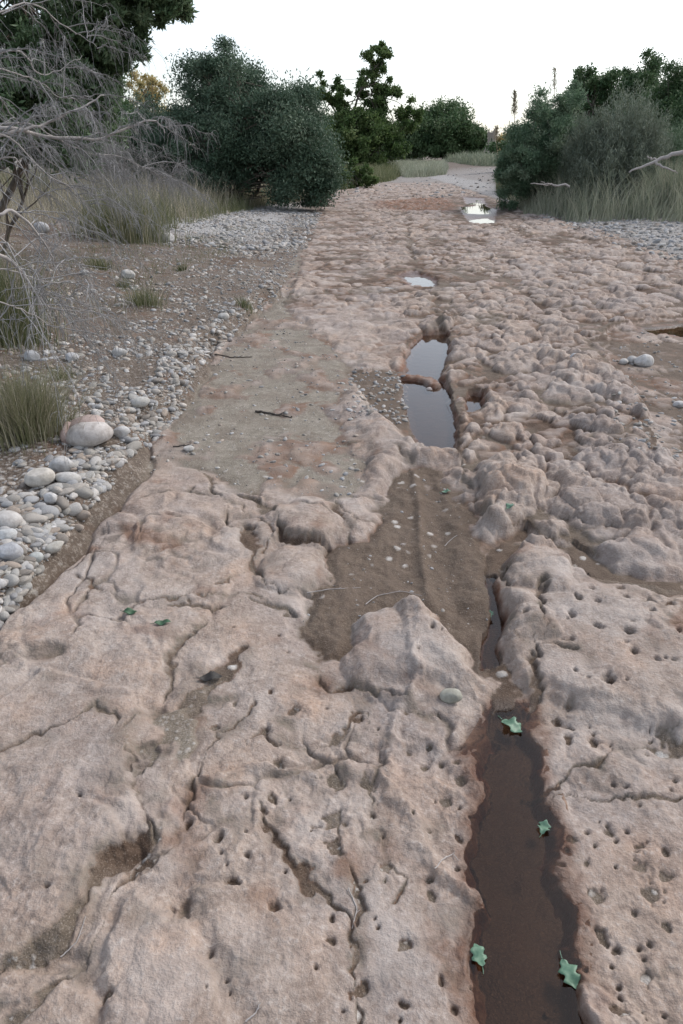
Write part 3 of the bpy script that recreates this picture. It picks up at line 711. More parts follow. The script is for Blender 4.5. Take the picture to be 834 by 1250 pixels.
for q in range(14):
    for big in (0, 1):
        ii = small[(var == q) & ((app[small] > .0032) == bool(big))]
        if not len(ii): continue
        v, f = blob(IC2 if big else IC1, (1, 1, 1), .18, 500+q); n = len(ii); sz = A_[ii, 2]
        r3 = np.stack([sz*rng.uniform(1.0, 1.4, n), sz*rng.uniform(.65, 1.0, n), sz*rng.uniform(.35, .75, n)], -1)
        a = rng.uniform(0, 6.28, n); ca, sa = np.cos(a)[:, None], np.sin(a)[:, None]; w3 = v[None]*r3[:, None, :]
        tilt = rng.normal(0, .25, n)[:, None]; wz = w3[..., 2]+w3[..., 0]*tilt
        pos = np.stack([w3[..., 0]*ca-w3[..., 1]*sa+A_[ii, 0][:, None], w3[..., 0]*sa+w3[..., 1]*ca+A_[ii, 1][:, None], wz+(gz_all[ii]+r3[:, 2]*.05)[:, None]], -1)
        gv.append(pos.reshape(-1, 3)); gf.append((f[None]+(off+np.arange(n)*len(v))[:, None, None]).reshape(-1, 3)); off += n*len(v)
        tt = np.array(TONES)[tones[ii]]*rng.uniform(.6, 1.02, n)[:, None]; gt.append(np.repeat(np.concatenate([tt, np.ones((n, 1))], 1), len(v), 0))
o = mesh_np('gravel', np.concatenate(gv), np.concatenate(gf), M['stone'], attrs={'tone': np.concatenate(gt)})
tag(o, 'loose pale gravel and grit strewn over the banks and the sandy track', 'gravel', kind='stuff')

# ------------------------------------------------------------------ plants
def leaves_mesh(name, pos, nrm_bias, L, W, mat, parent, rg, tone, updir=.3):
    n = len(pos)
    d = rg.normal(size=(n, 3))+nrm_bias; d /= np.linalg.norm(d, axis=1)[:, None]
    t = rg.normal(size=(n, 3)); t -= d*np.sum(t*d, 1)[:, None]; t /= np.linalg.norm(t, axis=1)[:, None]+1e-9
    l = (L*rg.uniform(.6, 1.25, n))[:, None]; wv = (W*rg.uniform(.6, 1.2, n))[:, None]
    nn = np.cross(d, t)
    Vv = np.stack([pos, pos+d*l*.5+t*wv*.5+nn*wv*.15, pos+d*l, pos+d*l*.5-t*wv*.5+nn*wv*.15], 1).reshape(-1, 3)
    Ff = np.arange(n*4).reshape(n, 4)
    tn = np.repeat(tone, 4); at_ = np.stack([tn, tn, tn, np.ones_like(tn)], -1)
    return mesh_np(name, Vv, Ff, mat, smooth=False, parent=parent, attrs={'tone': at_})
def tube_mesh(name, paths, mat, parent, sides=5):
    """paths: list of (points Nx3, radii N)"""
    Vs, Fs, off = [], [], 0
    for pts, rad in paths:
        pts = np.asarray(pts, float); n = len(pts)
        tg = np.gradient(pts, axis=0); tg /= np.linalg.norm(tg, axis=1)[:, None]+1e-9
        up = np.array([.31, .52, .79]); a = np.cross(tg, up); a /= np.linalg.norm(a, axis=1)[:, None]+1e-9; b = np.cross(tg, a)
        th = np.arange(sides)*2*np.pi/sides
        ring = pts[:, None, :]+np.asarray(rad)[:, None, None]*(a[:, None, :]*np.cos(th)[None, :, None]+b[:, None, :]*np.sin(th)[None, :, None])
        Vs.append(ring.reshape(-1, 3)); i = np.arange(n-1)[:, None]*sides; j = np.arange(sides)[None, :]; k = (j+1) % sides
        Fs.append(np.stack([off+i+j, off+i+k, off+i+sides+k, off+i+sides+j], -1).reshape(-1, 4)); off += n*sides
    return mesh_np(name, np.concatenate(Vs), np.concatenate(Fs), mat, parent=parent)
def curve(a, b, n, rg, bend=.15, sag=0):
    t = np.linspace(0, 1, n)[:, None]; L = np.linalg.norm(b-a)
    o1 = rg.normal(size=3)*bend*L; p = a+(b-a)*t+np.sin(t*np.pi)*o1+rg.normal(size=(n, 3))*.02*L*np.sin(t*np.pi)
    p[:, 2] -= (sag*L*t[:, 0]**2); return p
def crown_tree(name, label, cat, base, lobes, nl, L, W, mat, seed, clump=.28, nc=90, trunkr=.12, group=None, tone0=.45, inner=.35, parts=('crown', 'trunk'), skirt=True, limb=4.0):
    """lobes: (centre, radii, weight) measured in the world; the crown is clumps of leaves carried on limbs"""
    rg = np.random.default_rng(seed)
    root = empty(name, tuple(base)); tag(root, label, cat, group); b0 = np.array(base)
    zl = min(c[2]-r[2] for c, r, _ in lobes); zt = max(c[2]+r[2] for c, r, _ in lobes); gap = max(0, zl-(b0[2]-.1)) if skirt else 0
    def low(z): return z-gap*np.clip((zt-z)/(zt-zl), 0, 1.2)
    wts = np.array([l[2] for l in lobes]); wts = wts/wts.sum()
    cl, cr, ct = [], [], []
    for (c, r, _), wt in zip(lobes, wts):
        k = max(4, int(nc*wt)); d = rg.normal(size=(k, 3)); d /= np.linalg.norm(d, axis=1)[:, None]
        rad = np.where(rg.random(k) < inner, rg.uniform(.2, .75, k), rg.uniform(.68, .94, k))
        lump = 1+.16*np.sin(d@rg.normal(size=3)*3+rg.uniform(0, 6))+.10*np.sin(d@rg.normal(size=3)*6+rg.uniform(0, 6))
        p = np.array(c)+d*np.array(r)*(rad*lump)[:, None]; cl.append(p); cr.append(np.full(k, min(r))*rg.uniform(.6, 1.4, k)); ct.append(rg.normal(0, .13, k))
    cl = np.concatenate(cl); cr = np.concatenate(cr)*clump; ct = np.concatenate(ct)
    cl[:, 2] = low(cl[:, 2]); keep = cl[:, 2] > b0[2]+.05; cl, cr, ct = cl[keep], cr[keep], ct[keep]
    ci = rg.integers(0, len(cl), nl)
    g = rg.normal(size=(nl, 3)); g *= (np.minimum(np.abs(rg.normal(size=nl))**.7*.62, .95)/np.linalg.norm(g, axis=1))[:, None]; g[:, 2] *= .75
    pos = cl[ci]+g*cr[ci][:, None]*1.2; pos[:, 2] = np.maximum(pos[:, 2], b0[2]+.03)
    tone = np.clip(tone0+ct[ci]*1.2+rg.normal(0, .17, nl), 0, 1)
    leaves_mesh(parts[0], pos-b0, np.array([0, 0, .35]), L, W, M[mat], root, rg, tone)
    paths = []
    top = np.mean([l[0] for l in lobes], 0)
    stems = []
    for q in range(4):
        e = np.array(lobes[rg.integers(0, len(lobes) if limb > 2 else 2)][0])+rg.normal(size=3)*.15*np.array(lobes[0][1])
        pth = curve(b0*1.0+np.array([rg.normal()*trunkr*.8, rg.normal()*trunkr*.8, -.1]), e, 9, rg, .10); stems.append(pth); paths.append((pth-b0, np.linspace(trunkr*(1 if q == 0 else .6), trunkr*.25, 9)))
    for i in range(len(cl)):
        pth = stems[rg.integers(0, len(stems))]; s = pth[rg.integers(3, 9)]
        if np.linalg.norm(s-cl[i]) < limb: paths.append((curve(s, cl[i], 6, rg, .12)-b0, np.linspace(trunkr*.22, trunkr*.04, 6)))
    tube_mesh(parts[1], paths, M['bark'], root, 5)
    return root
def ell(u0, v0, u1, v1, Yd, dep=None, wt=1):
    c = P((u0+u1)/2, (v0+v1)/2, Yd); a = P(u0, (v0+v1)/2, Yd); b = P(u1, (v0+v1)/2, Yd); t = P((u0+u1)/2, v0, Yd); q = P((u0+u1)/2, v1, Yd)
    rx = (b[0]-a[0])/2; rz = (t[2]-q[2])/2
    return (c, (rx, dep or (rx+rz)/2*.9, rz), wt)
def foot(u, Yd, dz=0):
    x = P(u, 250, Yd)[0]; return (x, Yd, gz(x, Yd)+dz)

crown_tree('leafy_tree', 'dark leafy tree overhanging the top left corner above the dead branches', 'tree', foot(-70, 7.6),
           [ell(-160, -120, 110, 60, 7.6, 1.6, 3), ell(-120, 0, 110, 130, 7.9, 1.4, 3), ell(70, -70, 205, 48, 7.4, .7, 1.6), ell(90, -10, 165, 90, 7.6, .5, 1.2), ell(-90, 60, 60, 215, 7.0, .9, 2.6), ell(0, 70, 135, 215, 7.3, .9, 2.6), ell(20, 20, 145, 120, 7.3, .7, 1.8), ell(150, -60, 222, 42, 7.4, .35, .8), ell(110, 20, 182, 95, 7.5, .3, .6), ell(180, -30, 236, 36, 7.4, .25, .5)],
           150000, .070, .024, 'leaf_near', 11, .28, 520, .045, 'trees on the left bank', skirt=False, limb=1.1)
crown_tree('sun_painted_tree', 'tree with golden sunlight painted into its leaves, peeping over the bushes behind the dead branches', 'tree', foot(180, 42),
           [ell(130, 92, 215, 175, 42, 2), ell(150, 84, 200, 130, 42, 1.5)], 14000, .12, .07, 'leaf_sun_paint', 12, .3, 60, .15, 'trees on the left bank')  # yellow leaf colour stands in for sunlight on this crown
crown_tree('big_bush', 'largest dark blue-green bush rising from the left bank in the middle distance', 'bush', foot(300, 23.5),
           [ell(216, 66, 300, 190, 23.5, 1.8, 2), ell(262, 74, 345, 215, 23.2, 1.8, 2.4), ell(300, 104, 406, 235, 22.8, 1.9, 2.8), ell(150, 118, 262, 225, 24.5, 1.8, 2), ell(330, 150, 412, 248, 22.2, 1.2, 1.4), ell(240, 56, 300, 120, 23.7, .9, .5), ell(200, 150, 330, 238, 22.6, 1.4, 1.3)],
           230000, .10, .040, 'leaf_bush', 13, .44, 300, .10, 'bushes along the left bank', inner=.3)
crown_tree('open_tree', 'tall thin-leaved tree with sky showing through, behind the largest bush', 'tree', foot(432, 80),
           [ell(440, 54, 484, 92, 80, 1.8, .38), ell(432, 78, 466, 122, 80, 1.8, .28), ell(458, 88, 490, 130, 80, 1.8, .24), ell(440, 108, 480, 150, 80, 1.8, .3), ell(376, 86, 402, 130, 80, 2, .3), ell(398, 92, 430, 140, 80, 2, .45), ell(398, 128, 500, 200, 79, 4.6, 2.6), ell(478, 116, 520, 160, 80, 1.6, .3), ell(370, 140, 430, 205, 78, 3, 1.2)],
           60000, .30, .17, 'leaf_open', 14, .30, 330, .26, 'trees in the distance')
crown_tree('round_tree', 'rounded dark tree at the far end of the riverbed', 'tree', foot(545, 140),
           [ell(496, 126, 580, 199, 140, 8, 3), ell(555, 152, 598, 200, 138, 5, 1), ell(482, 145, 520, 200, 142, 5, .8)], 70000, .5, .22, 'leaf_dark', 15, .34, 260, .2, 'trees in the distance', tone0=.55)
crown_tree('sun_painted_bush', 'tiny bush with golden sunlight painted into its leaves where the riverbed disappears', 'bush', foot(606, 190),
           [ell(596, 166, 628, 198, 190, 4)], 6000, .6, .4, 'leaf_sun_paint', 16, .3, 24, .1, 'bushes at the far end')  # sunlight on the bush is put into its leaf colour
crown_tree('low_bush', 'low leafy bush between the largest bush and the meadow grass', 'bush', foot(430, 40),
           [ell(398, 190, 470, 222, 40, 1.6), ell(395, 172, 425, 224, 38, 1.1)], 16000, .16, .08, 'leaf_open', 17, .3, 50, .05, 'bushes along the left bank')
crown_tree('rounded_bush', 'rounded green bush nearest the track on the right bank', 'bush', foot(655, 23.5),
           [ell(618, 124, 690, 222, 23.5, 1.6, 3), ell(608, 150, 650, 235, 23, 1.0, 1.2), ell(655, 112, 718, 220, 24, 1.5, 2)], 120000, .12, .028, 'leaf_mid', 18, .30, 330, .06, 'bushes along the right bank', tone0=.55)
crown_tree('dark_tree', 'small dark round-topped tree behind the right bank bushes', 'tree', foot(718, 36),
           [ell(690, 74, 748, 150, 36, 1.4), ell(700, 100, 760, 190, 36, 1.6)], 36000, .14, .07, 'leaf_dark', 19, .30, 140, .12, 'trees on the right bank')
crown_tree('domed_tree', 'domed dark tree between the small round tree and the big right-hand tree', 'tree', foot(775, 34),
           [ell(742, 64, 812, 150, 34, 2), ell(740, 100, 830, 200, 34, 2)], 60000, .13, .055, 'leaf_dark', 20, .32, 200, .14, 'trees on the right bank')
crown_tree('tall_tree', 'tall dense dark tree cut off by the right edge of the photo', 'tree', foot(850, 25),
           [ell(775, 78, 900, 215, 25, 2.2, 3), ell(815, 42, 960, 170, 25, 2.5, 3), ell(760, 110, 830, 220, 25.5, 1.4, 1.3), ell(880, 60, 1020, 230, 24, 2.5, 2)], 160000, .12, .038, 'leaf_dark', 21, .30, 460, .16, 'trees on the right bank', tone0=.5)
# backdrop trees farther off
for i, (a, b, c, d, Yd, sd, lab) in enumerate([(-330, -60, -60, 200, 22, 31, 'tree beyond the left edge behind the overhanging leafy tree'), (40, 110, 175, 200, 30, 32, 'dark bush deep behind the dead branches on the left bank'),
        (340, 140, 470, 200, 120, 33, 'dark far-off tree behind the open thin-leaved tree'), (440, 150, 530, 200, 160, 38, 'low far-off tree behind the left half of the rounded tree'), (520, 178, 612, 200, 210, 39, 'low far-off tree closing the view beyond the rounded tree'), (606, 160, 700, 200, 60, 34, 'dark tree hidden behind the rounded right bank bush'), (1000, 20, 1250, 230, 28, 35, 'tree beyond the right edge of the view'), (90, 95, 170, 190, 36, 36, 'bush below the sun-painted tree behind the left bank'), (130, 140, 235, 225, 27, 40, 'lower bush joined to the left flank of the largest bush')]):
    crown_tree('background_tree', lab, 'tree', foot((a+c)/2, Yd), [ell(a, b, c, d, Yd)], 34000, .0032*Yd+.05, .03+.0018*Yd, 'leaf_dark', sd, .36, 170, .15, 'background trees')

def blades(name, pts, hts, wd, lean, mat, parent, seed, tone0=.5, tsp=.2, segs=3, dirs=None):
    rg = np.random.default_rng(seed); n = len(pts); pts = np.asarray(pts, float)
    a = rg.uniform(0, 2*np.pi, n); L = np.stack([np.cos(a), np.sin(a), np.zeros(n)], -1)
    if dirs is not None: L = L*.5+dirs
    wdr = np.stack([-np.sin(a+.7), np.cos(a+.7), np.zeros(n)], -1)
    le = (lean*rg.uniform(.2, 1.6, n)*hts)[:, None]; rows = []
    for k in range(segs+1):
        t = k/segs; c = pts+np.array([0, 0, 1])*(hts*t*(1-.18*t*t*lean))[:, None]+L*le*t**2
        ww = wd*(1-t)**.7*.5 if k < segs else wd*.06
        ww = (ww*rg.uniform(.7, 1.3, n) if k == 0 else ww*np.ones(n))[:, None]
        rows += [c-wdr*ww, c+wdr*ww]
    Vv = np.stack(rows, 1).reshape(-1, 3); m = 2*(segs+1)
    base = np.arange(n)[:, None]*m
    Ff = np.concatenate([base+np.array([[2*k, 2*k+1, 2*k+3, 2*k+2]]) for k in range(segs)], 0)
    tn = np.repeat(np.clip(tone0+rg.normal(0, tsp, n), 0, 1), m)
    return mesh_np(name, Vv, Ff, M[mat], smooth=True, parent=parent, attrs={'tone': np.stack([tn, tn, tn, np.ones_like(tn)], -1)})
def tuft(name, label, u, v, wpx, hpx, n, mat, seed, lean=.5, wd=.004, group='grass tufts on the left bank', tone0=.5, cat='grass tuft'):
    x, y, z = on(u, v); rad = abs(at0(u+wpx/2, v, z)[0]-at0(u, v, z)[0]); dpt = y*CP+(EYE-z)*SP
    h = hpx*dpt/F*1.15
    rg = np.random.default_rng(seed); k = rg.normal(size=(n, 2))*rad*.42
    root = empty(name, (x, y, z)); tag(root, label, cat, group)
    pts = np.array([(a, b, gsurf(x+a, y+b)-z-.005) for a, b in k]); dr = np.concatenate([k/rad*.9, np.zeros((n, 1))], 1)
    blades('blades', pts, h*rg.uniform(.45, 1.1, n), wd, lean, mat, root, seed, tone0, .22, dirs=dr)
    m2 = n//5; k = rg.normal(size=(m2, 2))*rad*.42; pts = np.array([(a, b, gsurf(x+a, y+b)-z) for a, b in k])
    blades('dry_blades', pts, h*rg.uniform(.5, 1.05, m2), wd, lean*1.1, 'grass_dry', root, seed+1, .7, .2, dirs=np.concatenate([k/rad*.9, np.zeros((m2, 1))], 1))
    return root
tuft('grass_tuft', 'thick green and straw grass tuft left of the largest boulder', 32, 528, 100, 72, 2200, 'grass_green', 41, .55, .0034, tone0=.85)
tuft('grass_tuft', 'dark green grass clump growing under the lower dead branches at the left edge', 8, 415, 110, 105, 1200, 'grass_green', 42, .5, .005, tone0=.35)
tuft('grass_tuft', 'small low green tuft midway up the left gravel bank', 178, 372, 50, 22, 350, 'grass_green', 43, .6, .005, tone0=.45)
tuft('grass_tuft', 'olive brown tuft between stones under the tangled root', 122, 327, 34, 14, 220, 'grass_green', 44, .6, .006, tone0=.4)
tuft('grass_tuft', 'tiny green tuft beside a white stone above the gravel ridge', 152, 350, 20, 12, 120, 'grass_green', 45, .6, .005, tone0=.35)
tuft('grass_tuft', 'faint green tuft behind the straw grass tuft', 75, 462, 34, 18, 160, 'grass_green', 46, .6, .003, tone0=.4)
tuft('grass_tuft', 'little weed on the crest of the gravel ridge by the sand', 300, 376, 24, 12, 120, 'grass_green', 47, .6, .006, tone0=.3)
tuft('grass_tuft', 'green weed clump in the pale gravel on the left', 222, 330, 14, 8, 80, 'grass_green', 48, .6, .008, tone0=.25)
tuft('grass_tuft', 'broad green grass clump in front of the dry grass on the left bank', 150, 290, 110, 55, 1500, 'grass_green', 49, .5, .009, tone0=.5)
tuft('grass_tuft', 'mixed green clump at the foot of the grey brush on the left', 40, 245, 80, 40, 900, 'grass_green', 50, .5, .009, tone0=.45)
tuft('grass_tuft', 'tallest bright green clump in the grass of the right bank', 655, 245, 36, 52, 900, 'grass_pale', 51, .4, .012, 'grass clumps on the right bank', .5)
tuft('grass_tuft', 'green weedy clump nearest the right edge in the right bank grass', 815, 262, 44, 60, 900, 'grass_pale', 52, .5, .011, 'grass clumps on the right bank', .35)
tuft('grass_tuft', 'low grey-green clump at the end of the right bank grass near the pool', 625, 235, 34, 26, 500, 'grass_pale', 53, .5, .012, 'grass clumps on the right bank', .35)

def grass_field(label, px, n, h0, h1, wd, mat, seed, tone0=.5, lean=.5):
    pts = [at(*p) for p in px]; rg = np.random.default_rng(seed)
    x0, x1 = min(p[0] for p in pts), max(p[0] for p in pts); y0, y1 = min(p[1] for p in pts), max(p[1] for p in pts)
    ax = rg.uniform(x0, x1, n*6); ay = rg.uniform(y0, y1, n*6)
    d = poly_sdf(ax, ay, pts); q = perlin(ax*1.3, ay*1.3, seed)+.5*perlin(ax*4, ay*4, seed+1)
    k = (d > 0) & (q+rg.random(n*6)*.6 > .05); ax, ay, q, d = ax[k][:n], ay[k][:n], q[k][:n], d[k][:n]
    z, _, _ = macro(ax, ay)
    hh = (h0+(h1-h0)*rg.random(len(ax))**1.5)*(.65+.5*np.clip(q+.4, 0, 1))*sst(0, .8, d+.25)
    o = blades('grass', np.stack([ax, ay, z-.02], -1), hh, wd, lean, mat, None, seed, tone0)
    return tag(o, label, 'grass', kind='stuff')
grass_field('dry straw-coloured grass along the foot of the left bushes', [(60, 262), (150, 268), (225, 272), (300, 256), (370, 246), (378, 236), (330, 228), (250, 226), (150, 215), (40, 210)], 32000, .2, 1.0, .012, 'grass_dry', 61, .55)
grass_field('olive green grass among the dry stalks of the left bank', [(100, 292), (170, 290), (240, 272), (330, 250), (372, 246), (372, 238), (300, 240), (200, 240), (90, 240)], 16000, .15, .65, .012, 'grass_green', 62, .55)
grass_field('sparse low weeds dotted between the stones of the left bank', [(60, 400), (150, 420), (220, 350), (320, 300), (330, 268), (230, 285), (100, 296), (40, 320)], 5000, .03, .13, .006, 'grass_green', 70, .45)
grass_field('rough mixed grass under the grey leafless shrub', [(-90, 300), (30, 285), (110, 262), (110, 235), (40, 222), (-90, 222)], 16000, .15, .65, .010, 'grass_dry', 68, .45)
grass_field('pale grey-green grass in front of the right bank bushes', [(612, 236), (640, 262), (700, 272), (780, 270), (900, 276), (1000, 250), (900, 225), (760, 222), (650, 220)], 42000, .35, 1.35, .018, 'grass_pale', 63, .72)
grass_field('dry stalks standing in the grass of the right bank', [(650, 240), (700, 258), (780, 262), (1000, 262), (900, 222), (700, 222)], 9000, .5, 1.5, .014, 'grass_dry', 64, .4, .25)
grass_field('pale meadow grass at the far left end of the riverbed', [(474, 210), (495, 217), (545, 213), (548, 205), (480, 203)], 14000, .5, 1.2, .05, 'grass_pale', 65, .75)
grass_field('green weeds along the left edge beyond the largest bush', [(398, 236), (440, 229), (485, 219), (500, 206), (400, 205)], 24000, .3, 1.1, .04, 'grass_green', 66, .5)
grass_field('green verge along the right edge of the far riverbed', [(604, 214), (606, 236), (630, 250), (645, 240), (630, 210)], 9000, .3, 1.0, .03, 'grass_green', 69, .5)
grass_field('grass behind the stump at the far end', [(560, 200), (640, 205), (640, 197), (540, 197)], 6000, .6, 1.6, .10, 'grass_pale', 67, .4)

# pale feathery bushes on the right bank: upright arching stems carrying fine leaves
def feathery(label, lobe, base, n, seed, mat='leaf_pale', h=3.3, tone0=.5):
    root = empty('feathery_bush', base); tag(root, label, 'bush', 'bushes along the right bank'); rg = np.random.default_rng(seed)
    paths = []; pos = []; lobes_ = lobe if isinstance(lobe, list) else [lobe]
    for i in range(n):
        c, r, _ = lobes_[rg.integers(0, len(lobes_))]; a = rg.uniform(0, 6.28); q = rg.random()**.6
        tip = np.array((c[0]+math.cos(a)*r[0]*q, c[1]+math.sin(a)*r[1]*q, c[2]+r[2]*math.sqrt(max(0, 1-q*q))*rg.uniform(.35, 1.12)))
        b = np.array(base)+np.array([(tip[0]-base[0])*.45, (tip[1]-base[1])*.45, 0])+rg.normal(size=3)*np.array([.15, .15, 0])
        p = curve(b, tip, 7, rg, .05); p[-1] += np.array([math.cos(a), math.sin(a), -.4])*.18*rg.random()
        paths.append((p-np.array(base), np.linspace(.012, .003, 7)))
        k = 110; t = rg.uniform(.15, 1, k)*5.99; i0 = t.astype(int); f = (t-i0)[:, None]; pos.append(p[i0]*(1-f)+p[i0+1]*f+rg.normal(size=(k, 3))*.05)
    pos = np.concatenate(pos)
    leaves_mesh('foliage', pos-np.array(base), np.array([0, 0, 1.3]), .12, .016, M[mat], root, rg, np.clip(tone0+rg.normal(0, .2, len(pos)), 0, 1))
    tube_mesh('stems', paths, M['reed_stem'], root, 3)
feathery('pale grey-green feathery bush in the middle of the right bank', [ell(712, 128, 762, 250, 21, 1.0), ell(735, 104, 792, 250, 21.3, 1.2), ell(765, 135, 812, 250, 21, 1.0), ell(700, 165, 800, 262, 20.6, 1.2)], foot(757, 21), 700, 71)
feathery('slender reed-like green bush between the rounded bush and the pale feathery one', ell(688, 140, 735, 250, 21.5, .9), foot(710, 21.5), 260, 72, 'leaf_pale', tone0=.35)
feathery('dull feathery bush at the foot of the tall dark tree', ell(775, 150, 850, 240, 22, 1.2), foot(812, 22), 260, 73, 'leaf_mid', tone0=.6)

# tall reeds with plumes
for i, (u, v0, v1, Yd, lab) in enumerate([(628, 112, 175, 24, 'brown plumed reed leaning out left of the rounded right bank bush, the stouter one'), (677, 84, 140, 25, 'tallest thin reed sticking straight up above the right bank bushes'), (606, 155, 190, 26, 'short thin reed at the far left of the right bank bushes')]):
    b = np.array(foot(u+4, Yd)); t = P(u, v0, Yd); m_ = P(u, v0+(v1-v0)*.45, Yd)
    root = empty('reed', tuple(b)); tag(root, lab, 'reed', 'tall reeds over the right bank')
    tube_mesh('stalk', [(np.array([b, b*.5+m_*.5+[.03, 0, 0], m_, t])-b, [.014, .012, .009, .004])], M['straw'], root, 5)
    rg = np.random.default_rng(80+i); k = 500 if i == 0 else 220; q = rg.random(k)[:, None]; pos = m_*(1-q)+t*q+rg.normal(size=(k, 3))*.035*(1.3-q)
    leaves_mesh('plume', pos-b, np.array([0, 0, 1.2]), .10, .018, M['grass_dry'], root, rg, np.clip(.35+rg.normal(0, .2, k), 0, 1))

# ------------------------------------------------------------------ dead drooping shrubs
def dead_shrub(label, mains, base, seed, twig_n=26, tl=.45, r0=.022, sub=9):
    rg = np.random.default_rng(seed); root = empty('dead_shrub', tuple(base)); tag(root, label, 'dead shrub', 'dead shrubs on the left bank'); b0 = np.array(base)
    tw = []
    for px in mains:
        ctrl = np.array([P(*p) for p in px]); t = np.linspace(0, len(ctrl)-1, 26)
        # smooth path through the control points
        i0 = np.clip(t.astype(int), 0, len(ctrl)-2); f = (t-i0)[:, None]
        p0 = ctrl[np.maximum(i0-1, 0)]; p1 = ctrl[i0]; p2 = ctrl[i0+1]; p3 = ctrl[np.minimum(i0+2, len(ctrl)-1)]
        pth = .5*((2*p1)+(-p0+p2)*f+(2*p0-5*p1+4*p2-p3)*f**2+(-p0+3*p1-3*p2+p3)*f**3)
        pth += np.cumsum(rg.normal(size=(26, 3)), 0)*.006
        tube_mesh('branch', [(pth-b0, np.linspace(r0, r0*.22, 26)*(1.0 if px is mains[1] or px is mains[0] else .45))], M['deadwood'], root, 6)
        L = np.sum(np.linalg.norm(np.diff(pth, axis=0), axis=1)); dirn = pth[-1]-pth[0]; dirn /= np.linalg.norm(dirn)
        for s in range(sub+int(L*4)):
            k = rg.integers(5, 26); a = pth[k]
            d = dirn*rg.uniform(.3, 1)+rg.normal(size=3)*np.array([.5, .6, .4]); d /= np.linalg.norm(d)
            ln = rg.uniform(.25, .7)*(1.25-k/40); m = 9; tt = np.linspace(0, 1, m)[:, None]
            sp = a+d*ln*tt+np.array([0, 0, -1])*ln*.35*tt**2+np.cumsum(rg.normal(size=(m, 3)), 0)*.008
            tw.append((sp-b0, np.linspace(r0*.30, r0*.09, m)))
            for q in range(twig_n):
                j = rg.integers(2, m); a2 = sp[j]; d2 = d*.6+rg.normal(size=3)*.55; d2 /= np.linalg.norm(d2); l2 = tl*rg.uniform(.15, .6); t2 = np.linspace(0, 1, 5)[:, None]
                s2 = a2+d2*l2*t2*(1-.3*t2)+np.array([0, 0, -1])*l2*.75*t2**2+np.cumsum(rg.normal(size=(5, 3)), 0)*.004
                tw.append((s2-b0, np.linspace(.0014, .0008, 5)))
    o = tube_mesh('twigs', tw, M['twig'], root, 3); o['kind'] = 'stuff'
    return root
dead_shrub('large grey leafless shrub arching in from the left edge below the leafy tree',
   [[(-120, 215, 4.6), (-30, 175, 4.6), (60, 152, 4.8), (125, 122, 5.0)], [(-120, 200, 4.6), (0, 158, 4.7), (60, 172, 4.9), (130, 172, 5.1), (190, 150, 5.3), (205, 165, 5.3)],
    [(-100, 120, 4.6), (10, 60, 4.9), (50, 85, 5.0), (95, 60, 5.2)], [(-100, 60, 4.8), (-10, 20, 5.0), (40, 10, 5.2), (90, 45, 5.4), (110, 60, 5.4)],
    [(-120, 160, 4.6), (-20, 98, 4.8), (35, 100, 5.0), (70, 125, 5.1), (100, 130, 5.2)], [(-110, 250, 4.4), (-10, 165, 4.5), (60, 215, 4.7), (100, 235, 4.8), (122, 268, 4.9)],
    [(-120, 180, 4.7), (20, 150, 4.9), (90, 180, 5.1), (150, 190, 5.3), (180, 200, 5.3)], [(-100, 240, 4.5), (0, 190, 4.6), (40, 235, 4.7), (60, 268, 4.8)],
    [(-100, 150, 4.7), (-20, 110, 4.9), (20, 140, 5.0), (60, 190, 5.1), (110, 215, 5.2)]], foot(-110, 4.5), 91, 25, .26, .015, 7)
dead_shrub('lower tangle of bleached dead branches spilling over the green clump at the left edge',
   [[(-80, 300, 3.3), (0, 262, 3.5), (30, 262, 3.6), (58, 300, 3.7), (62, 318, 3.7)], [(-60, 290, 3.2), (10, 315, 3.4), (40, 350, 3.5), (60, 375, 3.6), (110, 378, 3.7)],
    [(-60, 340, 3.2), (0, 330, 3.4), (50, 345, 3.5), (92, 342, 3.6)], [(-60, 360, 3.1), (10, 370, 3.3), (50, 390, 3.4), (95, 400, 3.5)], [(-50, 290, 3.3), (0, 300, 3.4), (30, 330, 3.5), (45, 365, 3.5)]], foot(-75, 3.2), 92, 16, .26, .011, 7)
dead_shrub('wispy grey brush standing among the dry grass below the sun-painted tree', [[(70, 225, 9.5), (100, 190, 9.6), (130, 175, 9.7)], [(110, 240, 9.5), (125, 200, 9.6), (150, 190, 9.7)], [(140, 245, 10), (160, 215, 10.2), (185, 200, 10.3)], [(90, 235, 9.2), (60, 200, 9.3), (45, 185, 9.4)], [(175, 250, 11), (190, 225, 11), (215, 212, 11.2)]], foot(120, 9.5), 93, 30, .9, .012)

